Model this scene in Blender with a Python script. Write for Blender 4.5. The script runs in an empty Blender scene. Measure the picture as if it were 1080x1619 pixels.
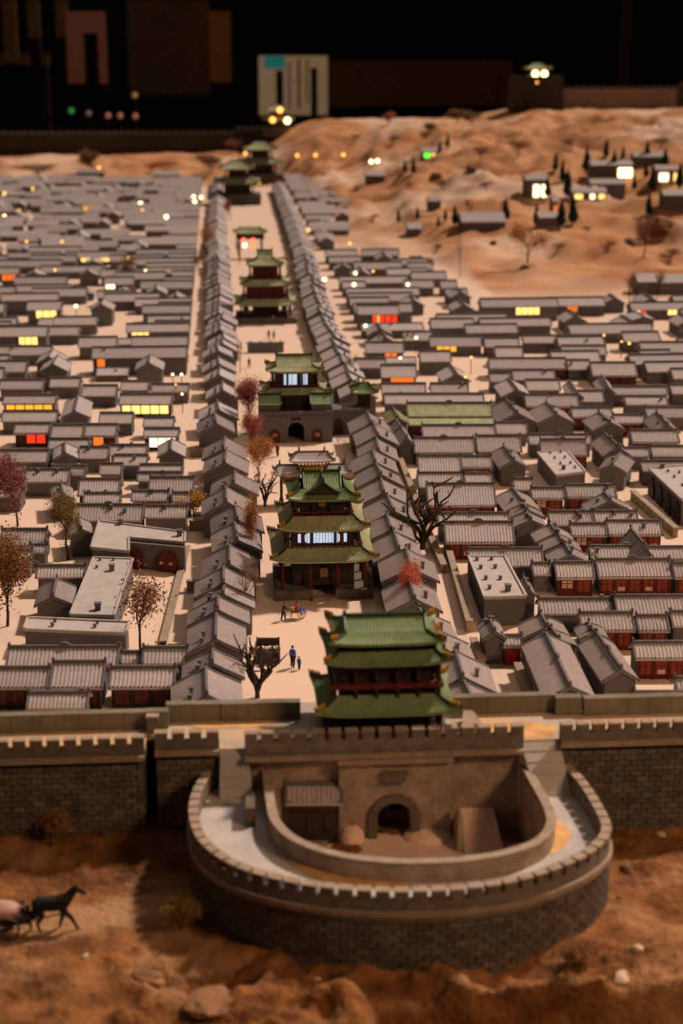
import bpy, bmesh, math, random
import numpy as np
from mathutils import noise as mnoise, Vector

R = random.Random(7)
C = bpy.context.scene.collection
PI = math.pi

# ------------------------------------------------------------------ camera
FPX, HOR, CX, CY = 2500.0, 100.0, 540.0, 809.5
PITCH, YAW = 0.276529, 0.0710688
cam_d = bpy.data.cameras.new('camera')
cam = bpy.data.objects.new('camera', cam_d); C.objects.link(cam)
cam.location = (0, 0, 1)
cam.rotation_euler = (PI / 2 - PITCH, 0, -YAW)
cam_d.sensor_fit = 'HORIZONTAL'; cam_d.sensor_width = 24.0
cam_d.lens = FPX / 1080 * 24.0
cam_d.clip_start = 0.02; cam_d.clip_end = 200
cam_d.dof.use_dof = True
cam_d.dof.focus_distance = 3.1
cam_d.dof.aperture_fstop = 4.4
bpy.context.scene.camera = cam

# ------------------------------------------------------------------ light
world = bpy.data.worlds.new('world'); bpy.context.scene.world = world
world.use_nodes = True
bg = world.node_tree.nodes['Background']
bg.inputs[0].default_value = (1.0, 0.70, 0.50, 1); bg.inputs[1].default_value = 0.105

def lamp(name, kind, loc, target, energy, color, **kw):
    d = bpy.data.lights.new(name, kind); d.energy = energy; d.color = color
    for k, v in kw.items(): setattr(d, k, v)
    o = bpy.data.objects.new(name, d); C.objects.link(o); o.location = loc
    o.rotation_euler = (Vector(target) - Vector(loc)).to_track_quat('-Z', 'Y').to_euler()
    return o
lamp('key_light', 'SUN', (3.6, 2.5, 5.0), (0, 0, 0), 3.95, (1.0, 0.80, 0.655), angle=0.06)
lamp('town_fill', 'AREA', (.5, 4.6, 3.6), (.4, 5.0, 0), 24.0, (1.0, 0.76, 0.58), size=2.0)  # unseen fill light added above to lift the roofs and sand
lamp('foreground_spot', 'AREA', (1.9, 0.35, 1.7), (0.62, 1.75, 0), 33.0, (1.0, 0.58, 0.29), size=0.4)

lamp('hall_lamp', 'AREA', (-1.0, 26.5, 4.5), (-1.0, 33, 1.2), 32.0, (1.0, 0.78, 0.55), size=5.0)  # unseen fill added to brighten the panels at the back of the hall

sc = bpy.context.scene
sc.view_settings.view_transform = 'Standard'; sc.view_settings.look = 'None'
sc.view_settings.gamma = 1.0; sc.view_settings.use_curve_mapping = False
sc.view_settings.exposure = 0.0

# ------------------------------------------------------------------ sight lines (measuring the photograph)
def _basis():
    f = np.array([math.sin(YAW) * math.cos(PITCH), math.cos(YAW) * math.cos(PITCH), -math.sin(PITCH)])
    r = np.array([math.cos(YAW), -math.sin(YAW), 0.0])
    return f, r, np.cross(r, f)
FW, RT, UP = _basis()
def ray(px, py): return FW * FPX + RT * (px - CX) + UP * (CY - py)
def at(px, py, z=0.0):
    d = ray(px, py); t = (z - 1) / d[2]
    return (d[0] * t, d[1] * t)
def proj(x, y, z):
    q = np.array([x, y, z - 1.0]); w = q @ FW
    return CX + FPX * (q @ RT) / w, CY - FPX * (q @ UP) / w, w
def ppu(x, y, z=0.05): return FPX / proj(x, y, z)[2]

# ------------------------------------------------------------------ meshes
class MB:
    def __init__(s): s.v = []; s.f = []; s.m = []
    def add(s, vs, fs, mi=0):
        b = len(s.v); s.v += [tuple(p) for p in vs]
        s.f += [tuple(i + b for i in f) for f in fs]; s.m += [mi] * len(fs)
    def box(s, c, d, rz=0.0, mi=0, top=1.0):
        x, y, z = d[0] / 2, d[1] / 2, d[2] / 2; cs, sn = math.cos(rz), math.sin(rz); vs = []
        for k in (-1, 1):
            q = top if k > 0 else 1.0
            for (a, b) in ((-1, -1), (1, -1), (1, 1), (-1, 1)):
                X, Y = a * x * q, b * y * q
                vs.append((c[0] + X * cs - Y * sn, c[1] + X * sn + Y * cs, c[2] + k * z))
        s.add(vs, [(3, 2, 1, 0), (4, 5, 6, 7), (0, 1, 5, 4), (1, 2, 6, 5), (2, 3, 7, 6), (3, 0, 4, 7)], mi)
        return s
    def prism(s, pts, z0, z1, mi=0):
        n = len(pts)
        a = sum(pts[i][0] * pts[(i + 1) % n][1] - pts[(i + 1) % n][0] * pts[i][1] for i in range(n))
        if a < 0: pts = pts[::-1]
        vs = [(p[0], p[1], z0) for p in pts] + [(p[0], p[1], z1) for p in pts]
        s.add(vs, [tuple(range(n - 1, -1, -1)), tuple(range(n, 2 * n))] + [(i, (i + 1) % n, (i + 1) % n + n, i + n) for i in range(n)], mi)
        return s
    def slab(s, pts, y0, y1, mi=0):            # outline in x,z pushed along y
        n = len(pts)
        a = sum(pts[i][0] * pts[(i + 1) % n][1] - pts[(i + 1) % n][0] * pts[i][1] for i in range(n))
        if a < 0: pts = pts[::-1]
        vs = [(p[0], y0, p[1]) for p in pts] + [(p[0], y1, p[1]) for p in pts]
        s.add(vs, [tuple(range(n)), tuple(range(2 * n - 1, n - 1, -1))] + [(i, i + n, (i + 1) % n + n, (i + 1) % n) for i in range(n)], mi)
        return s
    def tube(s, pts, rad, n=5, mi=0):
        pts = [Vector(p) for p in pts]; vs = []; k = len(pts)
        if not hasattr(rad, '__len__'): rad = [rad] * k
        for i, p in enumerate(pts):
            t = (pts[min(i + 1, k - 1)] - pts[max(i - 1, 0)]).normalized()
            a = Vector((0, 0, 1)) if abs(t.z) < .9 else Vector((1, 0, 0))
            u = t.cross(a).normalized(); w = t.cross(u)
            for j in range(n):
                q = 2 * PI * j / n; vs.append(p + (u * math.cos(q) + w * math.sin(q)) * rad[i])
        fs = []
        for i in range(k - 1):
            for j in range(n):
                a, b = i * n + j, i * n + (j + 1) % n
                fs.append((a, a + n, b + n, b))
        fs += [tuple(range(n)), tuple(range(k * n - 1, (k - 1) * n - 1, -1))]
        s.add(vs, fs, mi); return s
    def ball(s, c, r, n=8, mi=0):
        rx, ry, rz = r if hasattr(r, '__len__') else (r, r, r)
        vs = [(c[0], c[1], c[2] + rz)]; h = n // 2
        for i in range(1, h):
            a = PI * i / h
            for j in range(n):
                q = 2 * PI * j / n
                vs.append((c[0] + rx * math.sin(a) * math.cos(q), c[1] + ry * math.sin(a) * math.sin(q), c[2] + rz * math.cos(a)))
        vs.append((c[0], c[1], c[2] - rz)); fs = []
        for j in range(n):
            fs.append((0, 1 + j, 1 + (j + 1) % n))
            for i in range(h - 2):
                a, b = 1 + i * n + j, 1 + i * n + (j + 1) % n
                fs.append((a, a + n, b + n, b))
            o = 1 + (h - 2) * n
            fs.append((o + j, len(vs) - 1, o + (j + 1) % n))
        s.add(vs, fs, mi); return s
    def mesh(s, name, mats, smooth=False):
        me = bpy.data.meshes.new(name); me.from_pydata(s.v, [], s.f)
        for m in (mats if isinstance(mats, (list, tuple)) else [mats]): me.materials.append(m)
        me.polygons.foreach_set('material_index', s.m)
        if smooth: me.polygons.foreach_set('use_smooth', [True] * len(s.f))
        me.update(); return me

def obj(name, me, parent=None, loc=(0, 0, 0), rz=0.0):
    o = bpy.data.objects.new(name, me); C.objects.link(o)
    o.location = loc; o.rotation_euler = (0, 0, rz)
    if parent is not None: o.parent = parent
    return o
def put(name, mb, mats, parent=None, loc=(0, 0, 0), rz=0.0, smooth=False, stuff=False, label=None):
    o = obj(name, mb.mesh(name, mats, smooth), parent, loc, rz)
    if stuff: o['kind'] = 'stuff'
    if label: o['label'] = label
    return o
def tag(o, label, cat, group=None):
    o['label'] = label; o['category'] = cat
    if group: o['group'] = group
    return o
def thing(name, label, cat, loc=(0, 0, 0), rz=0.0, group=None, scale=None):
    o = obj(name, None, None, loc, rz)
    if scale: o.scale = (scale,) * 3
    return tag(o, label, cat, group)
def structure(name, me, label=None):
    o = obj(name, me); o['kind'] = 'structure'
    if label: o['label'] = label
    return o

# ------------------------------------------------------------------ materials
def mat(name, col, rough=0.8, var=0.15, scale=60.0, bump=0.0, col2=None, rand=0.0, metal=0.0, detail=4, world_co=True, bscale=None):
    m = bpy.data.materials.new(name); m.use_nodes = True
    nt = m.node_tree; N = nt.nodes; L = nt.links; b = N['Principled BSDF']
    b.inputs['Roughness'].default_value = rough; b.inputs['Metallic'].default_value = metal
    b.inputs['Specular IOR Level'].default_value = 0.25
    ge = N.new('ShaderNodeNewGeometry'); tc = N.new('ShaderNodeTexCoord')
    src = ge.outputs['Position'] if world_co else tc.outputs['Object']
    nz = N.new('ShaderNodeTexNoise'); nz.inputs['Scale'].default_value = scale; nz.inputs['Detail'].default_value = detail
    L.new(src, nz.inputs['Vector'])
    cr = N.new('ShaderNodeValToRGB')
    c2 = col2 or tuple(min(1, c * (1 + var)) for c in col)
    c1 = col if col2 else tuple(c * (1 - var) for c in col)
    cr.color_ramp.elements[0].position = 0.35; cr.color_ramp.elements[1].position = 0.65
    cr.color_ramp.elements[0].color = (*c1, 1); cr.color_ramp.elements[1].color = (*c2, 1)
    L.new(nz.outputs['Fac'], cr.inputs['Fac'])
    out = cr.outputs['Color']
    if rand:
        oi = N.new('ShaderNodeObjectInfo'); mr = N.new('ShaderNodeMapRange')
        mr.inputs['To Min'].default_value = 1 - rand; mr.inputs['To Max'].default_value = 1 + rand
        L.new(oi.outputs['Random'], mr.inputs['Value'])
        mx = N.new('ShaderNodeVectorMath'); mx.operation = 'SCALE'
        L.new(out, mx.inputs[0]); L.new(mr.outputs['Result'], mx.inputs['Scale']); out = mx.outputs['Vector']
    L.new(out, b.inputs['Base Color'])
    if bump:
        bp = N.new('ShaderNodeBump'); bp.inputs['Strength'].default_value = bump; bp.inputs['Distance'].default_value = 0.004
        n2 = N.new('ShaderNodeTexNoise'); n2.inputs['Scale'].default_value = bscale or scale * 4; n2.inputs['Detail'].default_value = 6
        L.new(src, n2.inputs['Vector']); L.new(n2.outputs['Fac'], bp.inputs['Height']); L.new(bp.outputs['Normal'], b.inputs['Normal'])
    return m
def glow(name, col, s):
    m = bpy.data.materials.new(name); m.use_nodes = True
    b = m.node_tree.nodes['Principled BSDF']
    b.inputs['Base Color'].default_value = (*[c * .5 for c in col], 1)
    b.inputs['Emission Color'].default_value = (*col, 1); b.inputs['Emission Strength'].default_value = s
    return m

M = {}
M['tile'] = mat('grey_roof_tile', (0.375, 0.325, 0.325), 0.75, 0.08, 90, rand=0.13)
M['ridge'] = mat('dark_ridge_tile', (0.125, 0.115, 0.125), 0.8, 0.12, 120)
M['brickhouse'] = mat('grey_house_brick', (0.135, 0.118, 0.122), 0.85, 0.08, 160, bump=0.12, rand=0.15)
M['plaster'] = mat('grey_flat_roof_plaster', (0.43, 0.385, 0.375), 0.85, 0.07, 40, rand=0.08)
M['red'] = mat('dark_red_wood', (0.10, 0.016, 0.011), 0.6, 0.25, 120)
M['redlit'] = mat('faded_red_lattice', (0.20, 0.034, 0.022), 0.6, 0.25, 200)
M['reddoor'] = mat('bright_red_door_paint', (0.40, 0.012, 0.012), 0.55, 0.1, 100)
M['darkwood'] = mat('dark_brown_wood', (0.035, 0.020, 0.015), 0.6, 0.3, 150)
M['paper'] = mat('window_paper', (0.55, 0.36, 0.25), 0.8, 0.1, 150)
M['green'] = mat('green_glazed_tile', (0.135, 0.220, 0.100), 0.42, 0.22, 70, col2=(0.20, 0.255, 0.125))
M['greendull'] = mat('dull_green_glazed_tile', (0.33, 0.35, 0.20), 0.5, 0.15, 50)
M['greenridge'] = mat('dark_green_ridge_tile', (0.018, 0.050, 0.026), 0.45, 0.2, 100)
M['gold'] = mat('yellow_glazed_ornament', (0.46, 0.24, 0.025), 0.4, 0.2, 150)
M['bracket'] = mat('gilded_bracket_timber', (0.17, 0.095, 0.022), 0.5, 0.5, 260)
M['sand'] = mat('pale_sand', (0.68, 0.49, 0.39), 0.95, 0.09, 9, bump=0.2, bscale=160)
M['yard'] = mat('ochre_yard_wall', (0.30, 0.225, 0.13), 0.9, 0.22, 40, bump=0.3)
M['stone'] = mat('grey_brown_wall_stone', (0.125, 0.098, 0.078), 0.9, 0.2, 30, bump=0.4, bscale=180)
M['rough'] = mat('rough_gate_masonry', (0.30, 0.225, 0.175), 0.95, 0.2, 45, bump=0.7, bscale=140)
M['brick'] = mat('city_wall_brick', (0.120, 0.098, 0.080), 0.9, 0.2, 60, rand=0.28, bump=0.3, bscale=250)
M['mortar'] = mat('city_wall_mortar', (0.060, 0.050, 0.042), 0.95, 0.2, 80)
M['merlon'] = mat('parapet_brick', (0.155, 0.125, 0.105), 0.9, 0.18, 90, rand=0.12)
M['ledge'] = mat('string_course_stone', (0.30, 0.23, 0.175), 0.85, 0.15, 60)
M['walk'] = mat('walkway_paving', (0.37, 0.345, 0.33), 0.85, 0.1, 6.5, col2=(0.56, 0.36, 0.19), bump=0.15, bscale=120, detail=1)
M['walkgrey'] = mat('grey_lime_paving', (0.42, 0.385, 0.37), 0.85, 0.1, 25, bump=0.2, bscale=120)
M['ochre'] = mat('flat_ochre', (0.58, 0.33, 0.145), 0.95, 0.15, 60)  # plain ochre for the walkway patches and streaks
M['mossy'] = mat('mossy_parapet', (0.215, 0.180, 0.138), 0.9, 0.3, 22, col2=(0.145, 0.132, 0.092), bump=0.4)
M['bark'] = mat('dark_bark', (0.045, 0.028, 0.020), 0.9, 0.3, 150)
M['palebark'] = mat('pale_bark', (0.25, 0.16, 0.11), 0.9, 0.25, 150)
M['cypress'] = mat('cypress_needles', (0.010, 0.020, 0.012), 0.9, 0.4, 80)
for k, c in dict(redleaf=(0.34, 0.085, 0.060), orangeleaf=(0.44, 0.17, 0.045), yellowleaf=(0.50, 0.25, 0.04), rustleaf=(0.24, 0.095, 0.055), purpleleaf=(0.23, 0.075, 0.065), oliveleaf=(0.20, 0.125, 0.03), brownleaf=(0.24, 0.11, 0.035), coralleaf=(0.55, 0.14, 0.085)).items():
    M[k] = mat(k, c, 0.85, 0.3, 300)
M['skin'] = mat('figure_skin', (0.50, 0.29, 0.20), 0.7, 0.05)
for k, c in dict(navy=(0.02, 0.025, 0.06), blue=(0.03, 0.09, 0.42), black=(0.012, 0.011, 0.012), redcloth=(0.55, 0.03, 0.03), paleblue=(0.30, 0.40, 0.50), white=(0.62, 0.56, 0.50), darkcloth=(0.06, 0.045, 0.05), tan=(0.40, 0.22, 0.09), pinkcloth=(0.42, 0.24, 0.22), hay=(0.35, 0.20, 0.06)).items():
    M[k] = mat(k + '_paint', c, 0.7, 0.1)
M['horse'] = mat('black_horse_coat', (0.012, 0.010, 0.011), 0.55, 0.2)
M['rock'] = mat('weathered_rock', (0.20, 0.10, 0.05), 0.95, 0.3, 30, bump=0.6, bscale=90)
M['palerock'] = mat('pale_rock', (0.48, 0.36, 0.28), 0.95, 0.2, 30, bump=0.5, bscale=90)
M['hall'] = mat('dark_hall_paint', (0.006, 0.005, 0.005), 0.9, 0.1, 1)
M['hallfloor'] = mat('dark_hall_floor', (0.003, 0.003, 0.003), 0.9, 0.1, 1)
M['hallwood'] = mat('dark_hall_timber', (0.030, 0.014, 0.005), 0.8, 0.3, 3)
M['wy'] = glow('lit_window_yellow', (1.0, 0.60, 0.16), 2.0)
M['wg'] = glow('lit_window_gold', (1.0, 0.42, 0.03), 1.25)
M['wo'] = glow('lit_window_orange', (1.0, 0.20, 0.02), 0.9)
M['wr'] = glow('lit_window_red', (1.0, 0.05, 0.015), 0.8)
M['ww'] = glow('lit_window_white', (1.0, 0.78, 0.45), 3.2)
M['bulb'] = glow('small_lamp_bulb', (1.0, 0.68, 0.28), 9.0)
M['bulbo'] = glow('small_lamp_amber', (1.0, 0.42, 0.08), 3.5)
M['bulbr'] = glow('small_lamp_red', (1.0, 0.13, 0.03), 3.0)
M['bulbg'] = glow('small_lamp_green', (0.12, 1.0, 0.05), 2.5)
M['screen'] = glow('pale_blue_screen', (0.66, 0.80, 1.0), 0.72)

# soil: two colours, a paler road where the mesh says so, all of it the ground's own colour
def soil(name, c1, c2, c3, scale, bscale, bump):
    m = mat(name, c1, 0.95, 0.2, scale, bump=bump, col2=c2, bscale=bscale, detail=6)
    nt = m.node_tree; N = nt.nodes; L = nt.links; b = N['Principled BSDF']
    old = b.inputs['Base Color'].links[0].from_socket
    a = N.new('ShaderNodeAttribute'); a.attribute_name = 'pale'
    mx = N.new('ShaderNodeMix'); mx.data_type = 'RGBA'
    L.new(a.outputs['Fac'], mx.inputs['Factor']); L.new(old, mx.inputs['A']); mx.inputs['B'].default_value = (*c3, 1)
    L.new(mx.outputs['Result'], b.inputs['Base Color'])
    return m
M['soil'] = soil('ochre_soil', (0.105, 0.040, 0.012), (0.255, 0.105, 0.032), (0.36, 0.20, 0.10), 26, 110, 1.3)
M['hill'] = soil('loess_hillside', (0.32, 0.125, 0.042), (0.55, 0.29, 0.145), (0.66, 0.49, 0.385), 2.6, 9, 0.6)

# ------------------------------------------------------------------ land
def S(t): t = max(0.0, min(1.0, t)); return t * t * (3 - 2 * t)
def fbm(x, y, z=0.0, o=4):
    a, f, s = 1.0, 1.0, 0.0
    for _ in range(o):
        s += a * mnoise.noise(Vector((x * f, y * f, z))); a *= .5; f *= 2.03
    return s
def ridged(x, y, z=0.0, o=4):
    a, f, s = 1.0, 1.0, 0.0
    for _ in range(o):
        s += a * (1 - abs(2 * mnoise.noise(Vector((x * f, y * f, z))))); a *= .5; f *= 2.1
    return s
def yb(x): return float(np.interp(x, [-9, .45, .62, 1.05, 1.2, 9], [13.7, 13.5, 8.5, 8.3, 6.85, 6.75]))
def hz(x, y):
    b = yb(x)
    t = S((y - b) / 9.0) * S((x - .45) / 1.3)
    h = (.44 + .10 * S((x - 2.4) / .8)) * t
    far = S((y - 13.6) / 2.8)
    h = max(h, far * (.10 + .33 * S((x - .1) / .9)))
    if y > b:
        k = min(1.0, (y - b) / 1.2)
        h += k * (.065 * (ridged(x * 1.1, y * .9, 3.0) - 1.1) + .038 * fbm(x * 3.1, y * 2.6, 9.0) + .020 * fbm(x * 8, y * 7, 5.0, 3)) * (1.0 + .5 * S((y - 9) / 4)) * (1 - .75 * S((y - 14.6) / 1.6)) * S((x - .35) / .5 if y < 13 else 1)
    return max(h, 0.0)
def hit(px, py):
    d = ray(px, py); t = 6.0 / d[1]; st = .02 / d[1]
    for _ in range(700):
        x, y, z = d[0] * t, d[1] * t, 1 + d[2] * t
        if z <= hz(x, y): return x, y, hz(x, y)
        t += st
    lo, hi = -12.0, 12.0
    for _ in range(40):
        m = (lo + hi) / 2
        if proj(m, 16.6, .4)[0] < px: lo = m
        else: hi = m
    return lo, 16.6, hz(lo, 16.6)
def grid(name, xs, ys, fz, fpale, material):
    nx, ny = len(xs), len(ys); v = []; pale = []
    for y in ys:
        for x in xs: v.append((x, y, fz(x, y))); pale.append(fpale(x, y))
    f = [(j * nx + i, j * nx + i + 1, (j + 1) * nx + i + 1, (j + 1) * nx + i) for j in range(ny - 1) for i in range(nx - 1)]
    me = bpy.data.meshes.new(name); me.from_pydata(v, [], f); me.materials.append(material)
    at_ = me.attributes.new('pale', 'FLOAT', 'POINT'); at_.data.foreach_set('value', pale)
    me.polygons.foreach_set('use_smooth', [True] * len(f)); me.update()
    return me
def citypale(x, y):
    if y < yb(x): return 1.0
    k = .7 * max(0.0, 1 - (y - yb(x)) / (.5 if y > 11 or x > 1.2 else 2.2))
    return max(k, .55 * S((mnoise.noise(Vector((x * .9, y * .8, 4))) - .1) * 4))
structure('ground', grid('ground', np.linspace(-5.5, 6.8, 300), np.concatenate([np.linspace(1.95, 6.6, 12), np.linspace(6.7, 17.2, 250)]), hz, citypale, M['hill']),
          'pale sand ground of the miniature town rising into ochre hills behind')

YF, YB, ZW = 1.925, 2.012, 0.130
BC = (0.2, 1.88)
def front(x, y):
    h = .007 * fbm(x * 9, y * 9, 1.0) + .006 * (ridged(x * 16 + 2 * y, y * 22, 11.0, 4) - 1.1) * S((1.80 - y) / .1 + (x > .5)) + .004 * fbm(x * 40, y * 40, 2.0, 3)
    h += .018 * S((y - 1.80) / .12) * S((-.02 - x) / .1)
    rd = abs((y - (1.70 + .28 * (x + .3)))) if x < 0 else 9
    road = S(1.7 - rd / .03)
    h *= (1 - .75 * road)
    # ledges and gullies at the near edge
    k = S((1.66 - y + .02 * fbm(x * 6, y * 3, 8)) / .10) * S((x + .22) / .15)
    h += k * (.030 * (ridged(x * 6 + y * 4, y * 11 - x * 3, 6.0, 5) - 1.15))
    edge = 1.545 + .010 * fbm(x * 10, 0, 3) - .02 * S((.2 - x) / .2)
    h -= .060 * S((edge - y) / .012) * S((x - .10) / .1)
    h -= .10 * S((1.47 - y) / .1)
    return h
def frontpale(x, y):
    rd = abs((y - (1.70 + .28 * (x + .3)))) if x < 0.02 else 9
    p = .85 * S(1.6 - rd / .035) * S((.03 - x) / .06)
    edge = 1.545 + .010 * fbm(x * 10, 0, 3) - .02 * S((.2 - x) / .2)
    p = max(p, .8 * S(1 - abs(y - edge - .005) / .008) * S((x - .12) / .06))
    p = max(p, .45 * S((fbm(x * 7, y * 12, 30.0) - .15) * 3))
    return p
structure('foreland', grid('foreland', np.linspace(-1.3, 1.6, 500), np.linspace(1.22, 1.96, 150), front, frontpale, M['soil']),
          'ochre rocky soil with a pale cart track in front of the city wall')

# ------------------------------------------------------------------ city wall
def X(px, z=ZW, y=YF):                       # the x of a photograph column on the wall's plane
    lo, hi = -20.0, 20.0
    for _ in range(50):
        m = (lo + hi) / 2
        if proj(m, y, z)[0] < px: lo = m
        else: hi = m
    return lo
MERL = MB().box((0, 0, .0055), (.0160, .011, .011)).box((0, 0, .0118), (.0172, .0125, .0022), 0, 1).mesh('merlon', [M['merlon'], M['ledge']])
BRK = MB().box((0, 0, 0), (.0162, .006, .0070), top=.97).mesh('brick', M['brick'])
BRK2 = MB().box((0, 0, 0), (.0077, .006, .0070), top=.97).mesh('brick', M['brick'])
BL, BH = .0172, .0080

def brick_face(parent, x0, x1, yf, z0, z1, limit=300, vis=None):
    rows = int((z1 - z0) / BH); todo = []
    for r in range(rows):
        z = z0 + (r + .5) * BH; x = x0 - (BL / 2 if r % 2 else 0) + BL / 2
        while x < x1 + BL / 2:
            a, b = max(x - BL / 2, x0), min(x + BL / 2, x1)
            if b - a > .004: todo.append(((a + b) / 2, z, b - a))
            x += BL
    for (x, z, w) in todo[:limit]:
        o = obj('brick', BRK if w > .012 else BRK2, parent, (x, yf + R.uniform(-.0006, .0006), z))
    if len(todo) > limit:
        mb = MB()
        for (x, z, w) in todo[limit:]: mb.box((x, yf, z), (w - .001, .006, .007))
        put('brickwork', mb, M['brick'], parent, stuff=True)
def merlons(parent, x0, x1, y, z, step=.0219):
    n = max(1, int(round((x1 - x0 + .006) / step))); st = (x1 - x0 + .0055) / n
    for i in range(n): obj('merlon', MERL, parent, (x0 + .0082 + i * st, y, z), R.uniform(-.03, .03))
def wall_run(name, label, segs, rear):
    t = thing(name, label, 'wall', (0, 0, 0))
    body = MB(); sill = MB(); led = MB(); wk = MB()
    for (x0, x1, yf, bricks) in segs:
        body.box(((x0 + x1) / 2, (yf + .004 + YB + .02) / 2, .05), (x1 - x0, YB + .02 - yf - .004, .158))
        sill.box(((x0 + x1) / 2, yf + .006, ZW + .0065), (x1 - x0, .011, .013))
        led.box(((x0 + x1) / 2, yf + .002, ZW - .002), (x1 - x0, .018, .006))
        wk.box(((x0 + x1) / 2, (yf + YB) / 2 + .008, ZW + .0002), (x1 - x0, YB - yf - .004, .002))
        if bricks: brick_face(t, bricks[0], bricks[1], yf + .0025, -.010, ZW - .006)
        merlons(t, x0, x1, yf + .006, ZW + .013)
    put('wall_core', body, M['mortar'], t); put('parapet', sill, M['merlon'], t)
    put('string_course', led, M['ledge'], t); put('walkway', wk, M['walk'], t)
    for (x0, x1, y, h) in rear:
        mb = MB()
        n = max(2, int((x1 - x0) / .03)); 
        for i in range(n):
            a, b = x0 + (x1 - x0) * i / n, x0 + (x1 - x0) * (i + 1) / n
            mb.box(((a + b) / 2, y, ZW + h / 2), (b - a + .0006, .014, h + R.uniform(-.0006, .0006)))
        put('rear_parapet', mb, M['mossy'], t)
    return t
xb = X(236); xr = X(347)
xs0, xs1 = X(229), X(245)  # slot cut into the wall's shape to stand for a cast shadow
wall_run('city_wall', 'long dark brick town wall with crenels left of the rounded gate enclosure', [(-1.3, xs0, YF - .012, (X(-25), xs0)), (xs0, xs1, YF + .055, None), (xs1, xr, YF, (xs1 + .001, X(340)))],
         [(-1.3, X(266, .15, 2.0), 2.004, .026), (X(262, .15, 2.0), X(350, .15, 2.02), 2.024, .027)])
x885 = X(884)
wall_run('city_wall', 'brown brick town wall with crenels right of the rounded gate enclosure', [(x885, 1.6, YF - .010, (x885 + .002, X(1100)))],
         [(X(924, .15, 2.0), 1.6, 2.006, .027), (X(880, .15, 2.0), X(920, .15, 2.0), 2.010, .027)])
# gate section
g = thing('gate_wall', 'town wall section pierced by an arched gateway behind the courtyard', 'wall')
x388, x825 = X(387), X(826)
ax = X(622, .04); aw = .0235; ah = .052
body = MB()
for (a, b) in ((xr, ax - aw), (ax + aw, x885)): body.box(((a + b) / 2, 2.0, .05), (b - a, .15, .158))
body.box((ax, 2.0, .1), (2 * aw, .15, .0585))
put('wall_core', body, M['rough'], g)
def arch(w, h, n=10, z0=0.0):
    r = w; return [(-w, z0)] + [(-r * math.cos(PI * i / n), h - r * .95 + r * .95 * math.sin(PI * i / n)) for i in range(n + 1)] + [(w, z0)]
def holed(x0, x1, z0, z1, cx, w, h, ya, yb_, mb=None, n=10):   # upright panel with an arched opening
    mb = mb or MB(); a = [(cx + p[0], p[1] + z0) for p in arch(w, h, n)][1:-1]
    mb.box(((x0 + cx - w) / 2, (ya + yb_) / 2, (z0 + z1) / 2), (cx - w - x0, yb_ - ya, z1 - z0))
    mb.box(((cx + w + x1) / 2, (ya + yb_) / 2, (z0 + z1) / 2), (x1 - cx - w, yb_ - ya, z1 - z0))
    for i in range(len(a) - 1):
        mb.slab([a[i], a[i + 1], (a[i + 1][0], z1), (a[i][0], z1)], ya, yb_)
    return mb
p0, p1 = X(535, .1), X(712, .1)
put('gate_panel', holed(p0, p1, -.02, .112, ax, aw - .001, ah + .02, YF - .012, YF + .002), M['rough'], g)
mb = MB(); inn = arch(aw, ah + .001, 14); outr = arch(aw + .011, ah + .012, 14)
for i in range(len(inn) - 1):
    mb.slab([(ax + inn[i][0], inn[i][1]), (ax + inn[i + 1][0], inn[i + 1][1]), (ax + outr[i + 1][0], outr[i + 1][1]), (ax + outr[i][0], outr[i][1])], YF - .017, YF - .008)
put('arch_surround', mb, M['stone'], g)
put('gate_cornice', MB().box(((p0 + p1) / 2, YF - .014, .1145), (p1 - p0 + .004, .014, .006)), M['ledge'], g)
put('name_plaque', MB().box((ax, YF - .016, .089), (.030, .008, .010)).box((ax, YF - .015, .0965), (.036, .010, .003)), M['stone'], g)
for s in (-1, 1):
    put('tunnel_shade_leaf', MB().box((ax + s * (aw / 2 + .0004), YF + .075, .027), (aw - .0022, .004, .056)).box((ax + s * .003, YF + .0725, .024), (.003, .003, .003)), M['darkwood'], g)  # leaves added at the back so the archway stays dark
put('parapet', MB().box(((x388 + x825) / 2, YF - .004, ZW + .003), (x825 - x388, .011, .020)), M['merlon'], g)
put('string_course', MB().box(((x388 + x825) / 2, YF - .008, ZW - .009), (x825 - x388, .02, .005)), M['ledge'], g)
merlons(g, x388, x825, YF - .004, ZW + .013)
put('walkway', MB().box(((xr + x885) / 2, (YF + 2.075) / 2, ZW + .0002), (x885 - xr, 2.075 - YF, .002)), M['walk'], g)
mb = MB()
for (a, b) in ((X(350, .15, 2.03), X(474, .15, 2.03)), (X(716, .15, 2.02), X(879, .15, 2.02))):
    n = 6
    for i in range(n): mb = MB() if i == 0 else mb; mb.box((a + (b - a) * (i + .5) / n, 2.022, ZW + .0135), ((b - a) / n + .0005, .014, .027 + R.uniform(-.0008, .0008)))
    put('rear_parapet', mb, M['mossy'], g)
put('stair_cheek', MB().prism([(X(728, .13, 1.965), 1.95), (X(760, .13, 1.965), 1.95), (X(748, .13, 1.99), 1.995), (X(733, .13, 1.99), 1.995)], ZW, ZW + .016), M['ledge'], g)

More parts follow.
